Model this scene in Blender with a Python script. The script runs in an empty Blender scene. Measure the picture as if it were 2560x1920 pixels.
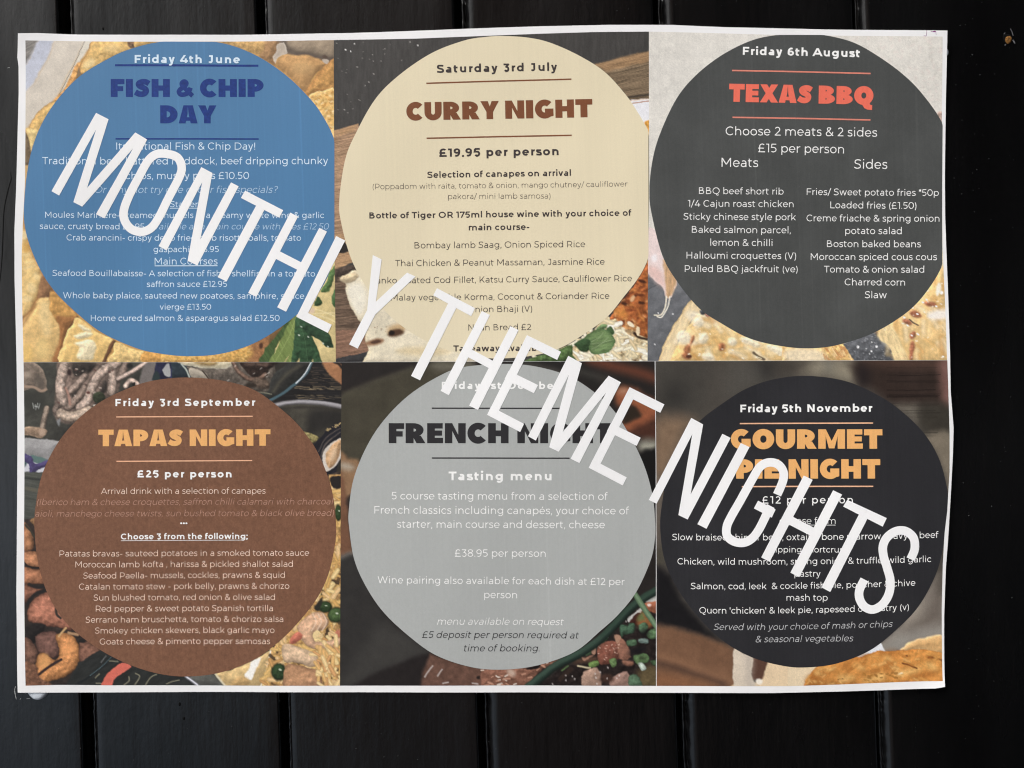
import bpy, math, random
import numpy as np
from mathutils import Matrix, Vector
random.seed(7)
scene = bpy.context.scene

# ------------------------------------------------------------------ measures
S = 0.000181                      # metres of wall per pixel of the 2560 px measuring grid
TH = math.radians(1.926)          # the camera was held 1.9 degrees off the plumb of the boards
CT, ST = math.cos(TH), math.sin(TH)
LENS = 28.0

def wall_xz(px, py):
    dx = np.asarray(px, float) - 1280.0
    dy = 960.0 - np.asarray(py, float)
    return (dx * CT + dy * ST) * S, (-dx * ST + dy * CT) * S

# ------------------------------------------------------------------ camera
cam = bpy.data.cameras.new('camera')
cam.sensor_width = 36.0
cam.lens = LENS
cam.clip_start = 0.01
cam.clip_end = 100.0
camo = bpy.data.objects.new('camera', cam)
scene.collection.objects.link(camo)
DIST = 2560 * S * LENS / 36.0
camo.matrix_world = Matrix(((CT, ST, 0, 0), (0, 0, -1, -DIST), (-ST, CT, 0, 0), (0, 0, 0, 1)))
scene.camera = camo

# ------------------------------------------------------------------ sky, sun, exposure
SUN_EL, SUN_AZ = math.radians(55), math.radians(-58)     # azimuth from the wall normal, to the left
world = bpy.data.worlds.new('World')
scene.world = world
world.use_nodes = True
nt = world.node_tree
nt.nodes.clear()
out = nt.nodes.new('ShaderNodeOutputWorld')
bg = nt.nodes.new('ShaderNodeBackground')
sky = nt.nodes.new('ShaderNodeTexSky')
sky.sky_type = 'NISHITA'
sky.sun_disc = False
sky.sun_elevation = SUN_EL
sky.sun_rotation = math.pi + SUN_AZ * -1
sky.air_density = 1.0
sky.dust_density = 6.0
sky.ozone_density = 1.0
hsv = nt.nodes.new('ShaderNodeHueSaturation')
hsv.inputs['Saturation'].default_value = 0.25
nt.links.new(sky.outputs[0], hsv.inputs['Color'])
tc = nt.nodes.new('ShaderNodeTexCoord')
sep = nt.nodes.new('ShaderNodeSeparateXYZ')
nt.links.new(tc.outputs['Generated'], sep.inputs[0])
def wmath(op, a, b=None):
    n = nt.nodes.new('ShaderNodeMath'); n.operation = op
    for i, v in enumerate((a, b)):
        if v is None: continue
        if isinstance(v, (int, float)): n.inputs[i].default_value = v
        else: nt.links.new(v, n.inputs[i])
    return n.outputs[0]
def wramp(v, stops):
    n = nt.nodes.new('ShaderNodeValToRGB')
    nt.links.new(v, n.inputs[0])
    e = n.color_ramp.elements
    while len(e) < len(stops): e.new(0.5)
    for i, (p, c) in enumerate(stops):
        e[i].position = p
        e[i].color = (c[0], c[1], c[2], 1) if isinstance(c, tuple) else (c, c, c, 1)
    return n.outputs[0]
def wmul(a, b):
    n = nt.nodes.new('ShaderNodeMix'); n.data_type = 'RGBA'; n.blend_type = 'MULTIPLY'
    n.inputs[0].default_value = 1
    nt.links.new(a, n.inputs[6]); nt.links.new(b, n.inputs[7])
    return n.outputs[2]
# direction masks added to the sky shape the board reflections: pale left, dark right
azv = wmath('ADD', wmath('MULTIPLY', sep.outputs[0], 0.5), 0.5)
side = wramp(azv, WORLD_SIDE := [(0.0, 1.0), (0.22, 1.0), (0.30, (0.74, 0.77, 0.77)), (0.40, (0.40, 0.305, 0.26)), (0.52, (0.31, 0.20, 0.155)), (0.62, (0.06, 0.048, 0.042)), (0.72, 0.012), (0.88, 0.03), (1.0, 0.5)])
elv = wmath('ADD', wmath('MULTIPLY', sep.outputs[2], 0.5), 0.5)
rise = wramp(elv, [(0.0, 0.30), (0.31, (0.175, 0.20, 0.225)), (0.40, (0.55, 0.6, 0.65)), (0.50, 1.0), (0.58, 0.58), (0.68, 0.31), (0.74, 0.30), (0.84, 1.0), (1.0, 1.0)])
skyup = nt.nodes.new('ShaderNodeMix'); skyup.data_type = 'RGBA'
# below the horizon a flat pale colour replaces the sky
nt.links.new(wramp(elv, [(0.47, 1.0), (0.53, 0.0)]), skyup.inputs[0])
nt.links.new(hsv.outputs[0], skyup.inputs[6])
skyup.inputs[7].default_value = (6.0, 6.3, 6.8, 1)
# high overhead the side mask fades out and the sky stays untinted
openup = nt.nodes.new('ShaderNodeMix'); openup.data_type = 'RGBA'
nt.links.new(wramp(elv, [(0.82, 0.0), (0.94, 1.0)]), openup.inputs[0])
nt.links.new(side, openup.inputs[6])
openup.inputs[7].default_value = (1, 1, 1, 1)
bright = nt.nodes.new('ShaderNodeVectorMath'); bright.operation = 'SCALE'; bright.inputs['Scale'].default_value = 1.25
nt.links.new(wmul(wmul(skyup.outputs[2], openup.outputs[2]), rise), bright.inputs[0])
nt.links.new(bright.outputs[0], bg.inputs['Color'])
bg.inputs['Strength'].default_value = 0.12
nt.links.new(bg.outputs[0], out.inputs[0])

sun = bpy.data.lights.new('sun', 'SUN')
sun.energy = 1.5
sun.angle = math.radians(14)
sun.color = (1.0, 0.965, 0.925)
suno = bpy.data.objects.new('sun', sun)
scene.collection.objects.link(suno)
sd = Vector((math.sin(SUN_AZ) * math.cos(SUN_EL), -math.cos(SUN_AZ) * math.cos(SUN_EL), math.sin(SUN_EL)))
suno.rotation_euler = sd.to_track_quat('Z', 'Y').to_euler()
suno.location = sd * 3

vs = scene.view_settings
vs.view_transform = 'Standard'
vs.look = 'None'
vs.gamma = 1.0
vs.use_curve_mapping = False
vs.exposure = EXPOSURE = 0.9
scene.cycles.filter_width = 1.15

# ------------------------------------------------------------------ helpers
def lin(c):
    c = np.asarray(c, float) / 255.0
    return np.where(c <= 0.04045, c / 12.92, ((c + 0.055) / 1.055) ** 2.4)

def linked(name, mesh, parent=None, mat=None):
    o = bpy.data.objects.new(name, mesh)
    scene.collection.objects.link(o)
    if mat: mesh.materials.append(mat)
    if parent is not None:
        o.parent = parent
        if parent.type == 'EMPTY':
            o.matrix_parent_inverse = Matrix.Translation(parent.location).inverted()
    return o

def thing(name, label, cat, loc, group=None):
    o = bpy.data.objects.new(name, None)
    o.empty_display_size = 0.02
    o.location = loc
    o['label'] = label; o['category'] = cat
    if group: o['group'] = group
    scene.collection.objects.link(o)
    return o

def vnoise(x, y, seed=0):
    tab = np.random.RandomState(seed).rand(256, 256)
    xi = np.floor(x).astype(int); yi = np.floor(y).astype(int)
    fx = x - xi; fy = y - yi
    fx = fx * fx * (3 - 2 * fx); fy = fy * fy * (3 - 2 * fy)
    a = tab[yi % 256, xi % 256]; b = tab[yi % 256, (xi + 1) % 256]
    c = tab[(yi + 1) % 256, xi % 256]; d = tab[(yi + 1) % 256, (xi + 1) % 256]
    return (a * (1 - fx) + b * fx) * (1 - fy) + (c * (1 - fx) + d * fx) * fy

def fbm(x, y, seed=0, octs=4):
    v = 0; a = 1; t = 0
    for k in range(octs):
        v = v + a * vnoise(x * 2 ** k + 17.3 * k, y * 2 ** k + 9.1 * k, seed + k)
        t += a; a *= 0.55
    return v / t

def spline(pts, n=8, closed=True):
    p = np.asarray(pts, float)
    m = len(p); o = []
    rng = range(m) if closed else range(m - 1)
    for i in rng:
        p0 = p[(i - 1) % m] if closed or i > 0 else p[i]
        p1 = p[i]; p2 = p[(i + 1) % m]
        p3 = p[(i + 2) % m] if closed or i + 2 < m else p2
        for k in range(n):
            t = k / n
            o.append(0.5 * ((2 * p1) + (-p0 + p2) * t + (2 * p0 - 5 * p1 + 4 * p2 - p3) * t * t + (-p0 + 3 * p1 - 3 * p2 + p3) * t ** 3))
    if not closed: o.append(p[-1])
    return np.array(o)

# the poster does not lie flat: millimetres of gap between paper and boards
def relief(px, py):
    px = np.asarray(px, float); py = np.asarray(py, float)
    h = 1.0 + 0.24 * np.sin(px / 310.0 + 0.5) * np.cos(py / 270.0) + 0.18 * np.sin(px / 150.0 + py / 210.0)
    h = h + 0.10 * np.sin(px / 61.0 - py / 330.0 + 1.0)
    h = h + np.exp(-((2370 - px) / 230.0) ** 2) * (0.35 + 0.5 * np.sin((py - 820) / 190.0))
    h = h + np.exp(-((px - 46) / 230.0) ** 2) * (0.2 + 0.25 * np.sin((py - 300) / 170.0))
    h = h + 1.0 * np.exp(-(((px - 60) / 190.0) ** 2 + ((py - 1725) / 170.0) ** 2))
    h = h + 0.5 * np.exp(-(((px - 1500) / 420.0) ** 2 + ((py - 70) / 220.0) ** 2))
    # a fold across the top left corner and one at the bottom right
    h = h + 0.7 * np.clip((150 - (px - 48) - (py - 85)) / 150.0, 0, 1) ** 2
    h = h + 0.8 * np.clip((95 - (2362 - px) - (1722 - py)) / 95.0, 0, 1) ** 2
    return np.maximum(h, 0.5) * 0.001

LAYER = 0.00002
PAPER = 1 - 0.00105 / DIST     # the sheet stands a millimetre nearer than the boards, so a measured pixel is that much smaller on it
def on_paper(P, layer, dz=None):
    P = np.asarray(P, float)
    X, Z = wall_xz(P[:, 0], P[:, 1])
    X, Z = X * PAPER, Z * PAPER
    Y = -relief(P[:, 0], P[:, 1]) - layer * LAYER
    if dz is not None: Y = Y - dz
    return np.stack([X, Y, Z], 1)

def fast_mesh(name, V, F):
    """V (n,3); F (m,4) quads or list of index tuples"""
    me = bpy.data.meshes.new(name)
    if isinstance(F, np.ndarray):
        n = len(F); k = F.shape[1]
        me.vertices.add(len(V)); me.vertices.foreach_set('co', V.astype(np.float32).ravel())
        me.loops.add(n * k); me.loops.foreach_set('vertex_index', F.astype(np.int32).ravel())
        me.polygons.add(n); me.polygons.foreach_set('loop_start', np.arange(0, n * k, k, dtype=np.int32))
        me.update(calc_edges=True)
    else:
        me.from_pydata([tuple(v) for v in V], [], [tuple(f) for f in F])
        me.update()
    return me

# ------------------------------------------------------------------ materials
def new_mat(name):
    m = bpy.data.materials.new(name); m.use_nodes = True
    return m, m.node_tree, m.node_tree.nodes['Principled BSDF']

def nnode(t, kind, **kw):
    n = t.nodes.new(kind)
    for k, v in kw.items(): setattr(n, k, v)
    return n

def noise_of(t, scale, stretch=(1, 1, 1), detail=2.0, rough=0.5):
    c = nnode(t, 'ShaderNodeTexCoord')
    mp = nnode(t, 'ShaderNodeMapping'); mp.inputs['Scale'].default_value = stretch
    t.links.new(c.outputs['Object'], mp.inputs[0])
    n = nnode(t, 'ShaderNodeTexNoise')
    n.inputs['Scale'].default_value = scale; n.inputs['Detail'].default_value = detail; n.inputs['Roughness'].default_value = rough
    t.links.new(mp.outputs[0], n.inputs['Vector'])
    return n.outputs['Fac']

def rng_of(t, v, lo, hi, a=0.3, b=0.7):
    n = nnode(t, 'ShaderNodeMapRange')
    n.inputs['From Min'].default_value = a; n.inputs['From Max'].default_value = b
    n.inputs['To Min'].default_value = lo; n.inputs['To Max'].default_value = hi
    t.links.new(v, n.inputs['Value'])
    return n.outputs[0]

def times(t, col, fac):
    n = nnode(t, 'ShaderNodeVectorMath', operation='SCALE')
    if isinstance(col, tuple): n.inputs[0].default_value = col
    else: t.links.new(col, n.inputs[0])
    t.links.new(fac, n.inputs['Scale'])
    return n.outputs[0]

def mulv(t, a, b):
    n = nnode(t, 'ShaderNodeMath', operation='MULTIPLY')
    t.links.new(a, n.inputs[0]); t.links.new(b, n.inputs[1])
    return n.outputs[0]

def cockle(t, b, fine):
    # the sheet has cockled a little in the damp: broad soft buckles under the paper's grain
    last = fine.outputs[0]
    for sc, st, stg, dist in ((9.0, (1, 1, 0.7), 0.35, 0.006), (30.0, (1, 1, 0.35), 0.25, 0.0016)):
        q = nnode(t, 'ShaderNodeBump'); q.inputs['Strength'].default_value = stg; q.inputs['Distance'].default_value = dist
        t.links.new(noise_of(t, sc, st, detail=2.0), q.inputs['Height'])
        t.links.new(last, q.inputs['Normal'])
        last = q.outputs[0]
    t.links.new(last, b.inputs['Normal'])

INK_K = 1.0
def ink_mat(name, rgb=None, mottle=0.10, streak=0.06, attr=None, gloss=0.5, lines=0.0, grain=2300.0, cloud=0.0, speck=0.0):
    m, t, b = new_mat(name)
    if attr:
        a = nnode(t, 'ShaderNodeAttribute', attribute_name=attr)
        col = a.outputs['Color']
    else:
        col = tuple(float(v) * INK_K for v in lin(rgb))
    f = rng_of(t, noise_of(t, grain, detail=3.0, rough=0.7), 1 - mottle, 1 + mottle)
    s = rng_of(t, noise_of(t, 900.0, (1.0, 1.0, 0.012), detail=2.0), 1 - streak, 1 + streak)
    f = mulv(t, f, s)
    s2 = rng_of(t, noise_of(t, 22.0, detail=3.0), 1 - streak * 0.7, 1 + streak * 0.7)
    f = mulv(t, f, s2)
    if cloud:
        f = mulv(t, f, rng_of(t, noise_of(t, 42.0, (1, 1, 0.8), detail=3.0), 1 - cloud * 0.3, 1 + cloud, 0.42, 0.72))
    if speck:
        # heathered ink: fibres that took more or less of it
        f = mulv(t, f, rng_of(t, noise_of(t, 620.0, (1, 1, 0.8), detail=4.0, rough=0.75), 1 - speck, 1 + speck, 0.32, 0.68))
    if lines:
        # starved print-head lines: thin paler verticals
        l = noise_of(t, 420.0, (1.0, 0.0, 0.004), detail=1.0)
        f = mulv(t, f, rng_of(t, l, 1.0, 1.0 + lines, 0.62, 0.72))
    t.links.new(times(t, col, f), b.inputs['Base Color'])
    b.inputs['Roughness'].default_value = gloss
    b.inputs['Specular IOR Level'].default_value = 0.2
    bp = nnode(t, 'ShaderNodeBump'); bp.inputs['Strength'].default_value = 0.12; bp.inputs['Distance'].default_value = 0.0002
    t.links.new(noise_of(t, 1100.0, detail=3.0), bp.inputs['Height'])
    cockle(t, b, bp)
    return m

def paper_mat():
    m, t, b = new_mat('bare white paper')
    f = rng_of(t, noise_of(t, 60.0, detail=4.0), 0.975, 1.0)
    g = rng_of(t, noise_of(t, 900.0, detail=2.0), 0.985, 1.0)
    t.links.new(times(t, (0.885, 0.885, 0.885), mulv(t, f, g)), b.inputs['Base Color'])
    b.inputs['Roughness'].default_value = 0.6
    b.inputs['Specular IOR Level'].default_value = 0.3
    bp = nnode(t, 'ShaderNodeBump'); bp.inputs['Strength'].default_value = 0.2; bp.inputs['Distance'].default_value = 0.0003
    t.links.new(noise_of(t, 120.0, detail=4.0), bp.inputs['Height'])
    cockle(t, b, bp)
    return m

def board_mat():
    m, t, b = new_mat('black gloss paint on boards')
    tone = rng_of(t, noise_of(t, 18.0, (1, 1, 0.25), detail=4.0), 0.6, 1.3)
    t.links.new(times(t, (0.0022, 0.0022, 0.0024), tone), b.inputs['Base Color'])
    r = rng_of(t, noise_of(t, 25.0, (1, 1, 0.3), detail=5.0), 0.20, 0.32)
    t.links.new(r, b.inputs['Roughness'])
    b.inputs['Specular IOR Level'].default_value = 0.5
    last = None
    for scale, st, det, strength, dist in ((420.0, (1, 1, 0.06), 5.0, 0.22, 0.0004), (120.0, (1, 1, 0.35), 5.0, 0.34, 0.0009),
                                           (700.0, (1, 1, 0.7), 2.0, 0.12, 0.0003), (11.0, (1, 1, 0.4), 2.0, 0.12, 0.006)):
        bp = nnode(t, 'ShaderNodeBump'); bp.inputs['Strength'].default_value = strength; bp.inputs['Distance'].default_value = dist
        t.links.new(noise_of(t, scale, st, detail=det), bp.inputs['Height'])
        if last: t.links.new(last, bp.inputs['Normal'])
        last = bp.outputs[0]
    t.links.new(last, b.inputs['Normal'])
    return m

def plain_mat(name, rgb, rough=0.6, spec=0.4, amp=0.1, scale=300.0):
    m, t, b = new_mat(name)
    col = tuple(float(v) for v in lin(rgb))
    t.links.new(times(t, col, rng_of(t, noise_of(t, scale, detail=4.0), 1 - amp, 1 + amp)), b.inputs['Base Color'])
    b.inputs['Roughness'].default_value = rough
    b.inputs['Specular IOR Level'].default_value = spec
    return m

# ------------------------------------------------------------------ the black boarded wall
M_board = board_mat()
wall = thing('board_wall', 'black gloss painted wall of upright tongue and groove boards behind the poster', 'wall', (0, 0, -0.30))
# joints measured at the top edge of the grid: start, gap width, whole width (pixels)
JOINTS = [(-356, 20, 42), (143, 22, 42), (639, 17, 31), (1134, 17, 42), (1632, 14, 41), (2131, 9, 32), (2630, 12, 36)]
ZT, ZB = 0.30, -0.30
def joint_x(px): return float(wall_xz(px, 0)[0])
def board_mesh(k):
    j0, g0, w0 = JOINTS[k]; j1, g1, w1 = JOINTS[k + 1]
    x0 = joint_x(j0); x1 = joint_x(j1)
    e = w0 * S; g = g0 * S
    # from the floor of the gap: rail, quirk with lumps of paint, bead, flat face, rounded arris
    prof = [(x0 - 0.001, 0.0075), (x0 + g * 0.92, 0.0075), (x0 + g, 0.0062), (x0 + g + 0.0002, 0.0026), (x0 + g + 0.0007, 0.0021),
            (x0 + g + 0.0014, 0.0022), (x0 + g + 0.0017, 0.0034), (x0 + g + (e - g) * 0.46, 0.0036), (x0 + g + (e - g) * 0.55, 0.0022),
            (x0 + e * 0.80, 0.0012), (x0 + e * 0.93, 0.00035), (x0 + e, 0.0), (x0 + e + 0.002, 0.0)]
    n = 14
    fx0, fx1 = x0 + e + 0.002, x1 - 0.0012
    prof += [(fx0 + (fx1 - fx0) * (i + 1) / n, 0.0) for i in range(n)]
    prof += [(x1 - 0.0005, 0.0001), (x1 - 0.0001, 0.0006), (x1, 0.0016), (x1 + 0.0001, 0.0072)]
    prof = np.array(prof)
    nz = 420
    zs = np.linspace(ZT, ZB, nz)
    m = len(prof)
    PX = np.tile(prof[:, 0], (nz, 1)); PY = np.tile(prof[:, 1], (nz, 1)); PZ = np.tile(zs[:, None], (1, m))
    amp = np.zeros(m); amp[3:8] = [0.3, 0.5, 0.6, 0.9, 1.0]; amp[8] = 0.8; amp[9] = 0.25; amp[-4:-1] = 0.15
    lump = fbm(zs * 420 + 31 * k, np.zeros(nz) + 3.3 * k, 40 + k, 3) - 0.5
    lump2 = fbm(zs * 900 + 11 * k, np.zeros(nz) + 1.7 * k, 70 + k, 2) - 0.5
    slow = fbm(zs * 22 + 5 * k, np.zeros(nz) + 0.7 * k, 90 + k, 2) - 0.5
    PX = PX + amp[None, :] * (lump[:, None] * 0.0014)
    PY = PY - np.clip(amp - 0.2, 0, 1)[None, :] * (np.clip(lump2, -0.1, 1)[:, None] * 0.0042)
    PX = PX + np.where(np.arange(m)[None, :] < 12, slow[:, None] * 0.0005, 0)
    V = np.stack([PX, PY, PZ], -1).reshape(-1, 3)
    i = np.arange((nz - 1) * (m - 1)); r = i // (m - 1); c = i % (m - 1)
    a = r * m + c
    F = np.stack([a, a + m, a + m + 1, a + 1], 1)
    # back of the board so that it is a solid plank
    nv = len(V)
    bk = np.array([[prof[0, 0], 0.012, ZT], [prof[-1, 0], 0.012, ZT], [prof[0, 0], 0.012, ZB], [prof[-1, 0], 0.012, ZB]])
    V = np.vstack([V, bk])
    F = np.vstack([F, [[nv, nv + 1, nv + 3, nv + 2]], [[0, nv, nv + 2, (nz - 1) * m]], [[m - 1, nz * m - 1, nv + 3, nv + 1]]])
    me = fast_mesh('board', V, F)
    me.polygons.foreach_set('use_smooth', np.ones(len(F), bool))
    return me
for k in range(6):
    linked('board', board_mesh(k), wall, M_board)

def flake(pts, y0, dome, name, mat, parent, n=6):
    """a small solid blister / pit with the outline pts (pixels): rises dome metres in front of y0"""
    P = spline(pts, 6)
    c = P.mean(0)
    rings = [1.0, 0.9, 0.7, 0.45, 0.2]
    V = []
    for q in rings:
        X, Z = wall_xz(c[0] + (P[:, 0] - c[0]) * q, c[1] + (P[:, 1] - c[1]) * q)
        Y = np.full(len(P), y0 - dome * math.sqrt(max(0, 1 - q * q)))
        V.append(np.stack([X, Y, Z], 1))
    k = len(P)
    V = np.vstack(V); F = []
    for r in range(len(rings) - 1):
        for i in range(k):
            j = (i + 1) % k
            F.append((r * k + i, r * k + j, (r + 1) * k + j, (r + 1) * k + i))
    F.append(tuple((len(rings) - 1) * k + i for i in range(k)))
    me = fast_mesh(name, V, F)
    me.polygons.foreach_set('use_smooth', np.ones(len(F), bool))
    return linked(name, me, parent, mat)

def ribbon_px(pts, w, y, closed=False):
    P = np.asarray(pts, float)
    T = np.gradient(P, axis=0); T /= np.linalg.norm(T, axis=1)[:, None] + 1e-9
    N = np.stack([-T[:, 1], T[:, 0]], 1)
    w = np.broadcast_to(np.asarray(w, float), (len(P),))[:, None] / 2
    A, B = P + N * w, P - N * w
    n = len(P)
    allp = np.vstack([A, B])
    X, Z = wall_xz(allp[:, 0], allp[:, 1])
    V = np.stack([X, np.full(2 * n, y), Z], 1)
    F = np.array([[i, i + 1, n + i + 1, n + i] for i in range(n - 1)])
    return V, F

M_dark = plain_mat('dark hollow in the paint', (6, 6, 6), 0.9, 0.1)
M_scuff = plain_mat('pale scuffed paint', (150, 152, 152), 0.7, 0.2, 0.4, 900)
M_wood = plain_mat('bare chipped wood', (112, 78, 40), 0.9, 0.1, 0.6, 1500)
crack = spline([(26, 430), (28, 447), (24, 462), (19, 481), (13, 508), (10, 530), (8, 570), (6.5, 620), (3, 672), (-2, 720)], 6, False)
V, F = ribbon_px(crack, np.interp(np.linspace(0, 1, len(crack)), [0, 0.15, 0.8, 1], [0.6, 2.4, 2.6, 1.5]), -0.00004)
linked('paint_crack', fast_mesh('paint_crack', V, F), wall, M_dark)
for cx, cy, rx, ry in ((449, 1760.5, 3.4, 5.5), (460, 1796, 3.0, 4.2), (258, 72, 2.5, 4.0)):
    pts = [(cx + rx * math.cos(a) * random.uniform(.75, 1.2), cy + ry * math.sin(a) * random.uniform(.8, 1.2)) for a in np.linspace(0, 2 * math.pi, 8)[:-1]]
    flake(pts, 0.0, 0.00012, 'nail_hole', M_dark, wall)
# the chip that lays the wood bare, upper right
hx, hy = 2520, 98
hole = flake([(hx - 13, hy - 9), (hx - 4, hy - 13), (hx + 7, hy - 10), (hx + 11, hy), (hx + 7, hy + 11), (hx - 2, hy + 13), (hx - 10, hy + 6)], 0.0, 0.00012, 'paint_chip', M_dark, wall)
flake([(hx - 6, hy - 4), (hx + 4, hy - 8), (hx + 9, hy - 1), (hx + 6, hy + 8), (hx - 1, hy + 12), (hx - 7, hy + 5)], -0.0001, 0.0004, 'bare_wood', M_wood, hole)
for pts, w in (([(2525, 72), (2529, 80), (2532, 90)], 2.2), ([(2531, 100), (2535, 106), (2536, 109)], 3.5), ([(2509, 86), (2512, 82)], 2.0), ([(2511, 114), (2514, 111)], 2.5)):
    P = spline(pts, 5, False)
    V, F = ribbon_px(P, w, -0.00022)
    linked('paint_sliver', fast_mesh('paint_sliver', V, F), hole, plain_mat('torn paint edge', (88, 88, 90), 0.6, 0.4, 0.4, 900))
for pts, w in (([(39, 1716), (37, 1724), (38, 1735), (41, 1748)], 1.8), ([(66, 1747), (75, 1746)], 1.5), ([(19, 170), (24, 169)], 2.2), ([(50, 1749), (52, 1746)], 1.2)):
    P = spline(pts, 6, False)
    wd = w * (0.4 + 0.9 * np.random.RandomState(int(pts[0][0])).rand(len(P)))
    V, F = ribbon_px(P, wd, -0.00006)
    linked('paint_scuff', fast_mesh('paint_scuff', V, F), wall, M_scuff)
# dust caught on the paint
rs = np.random.RandomState(5)
sp = [(2430.5, 137, 2.2), (2400, 64, 1.8), (2413, 62, 1.2), (2450, 187, 1.2), (2486, 185, 1.2), (2408, 1207, 1.4), (2479, 1266, 1.8), (2422, 1289, 1.8), (2530, 1494, 1.3),
      (1240, 1872, 1.4), (890, 1871, 1.4), (960, 1892, 1.3), (1008, 1737, 1.6), (995, 1890, 1.3), (1044, 1899, 1.3), (2442, 424, 1.6), (2385, 445, 1.4)]
for _ in range(170):
    x = rs.uniform(2385, 2556) if rs.rand() < 0.5 else rs.uniform(20, 2380)
    y = rs.uniform(5, 1915) if x > 2385 else (rs.uniform(1745, 1915) if rs.rand() < 0.75 else rs.uniform(2, 55))
    sp.append((x, y, rs.uniform(0.5, 1.1)))
V = []; F = []
for x, y, r in sp:
    b = len(V)
    for a in range(5):
        q = r * rs.uniform(0.6, 1.3)
        X, Z = wall_xz(x + q * math.cos(a * 1.2566), y + q * math.sin(a * 1.2566))
        V.append((float(X), -0.00005, float(Z)))
    X, Z = wall_xz(x, y); V.append((float(X), -0.00005 - r * 0.0001, float(Z)))
    F += [(b + a, b + (a + 1) % 5, b + 5) for a in range(5)]
d = linked('dust', fast_mesh('dust', np.array(V), F), wall, plain_mat('grey dust', (62, 64, 64), 0.9, 0.1, 0.5, 4000))
d['kind'] = 'stuff'

# ------------------------------------------------------------------ lettering: a geometric sans drawn with strokes, 1000 units to the em
def arc(cx, cy, rx, ry, a0, a1, n=None):
    n = n or max(6, int(abs(a1 - a0) / 15))
    a = np.radians(np.linspace(a0, a1, n + 1))
    return [(cx + rx * math.cos(t), cy + ry * math.sin(t)) for t in a]

def strip(pts, w):
    P = np.asarray(pts, float)
    keep = [0] + [i for i in range(1, len(P)) if np.hypot(*(P[i] - P[i - 1])) > 1e-6]
    P = P[keep]
    n = len(P)
    d = np.diff(P, axis=0); d /= np.linalg.norm(d, axis=1)[:, None]
    T = np.zeros_like(P); T[0] = d[0]; T[-1] = d[-1]
    W = np.full(n, w / 2.0)
    closed = np.hypot(*(P[0] - P[-1])) < 1e-6
    for i in range(n):
        if 0 < i < n - 1: a, b = d[i - 1], d[i]
        elif closed: a, b = d[-1], d[0]
        else: continue
        t = a + b; L = np.linalg.norm(t)
        T[i] = t / L if L > 1e-6 else b
        W[i] = w / 2.0 / max(0.45, abs(float(T[i] @ b)))
    N = np.stack([-T[:, 1], T[:, 0]], 1)
    V = np.vstack([P + N * W[:, None], P - N * W[:, None]])
    F = [(n + i, n + i + 1, i + 1, i) for i in range(n - 1)]
    return V, F

def poly(pts):
    return np.asarray(pts, float), [tuple(range(len(pts)))]

def diag(x1, y1, x2, y2, w):
    """a slanted stroke cut level at both ends; x are the stroke's middle"""
    k = w / 2.0 * math.hypot(x2 - x1, y2 - y1) / abs(y2 - y1)
    return poly([(x1 - k, y1), (x1 + k, y1), (x2 + k, y2), (x2 - k, y2)])

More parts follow.
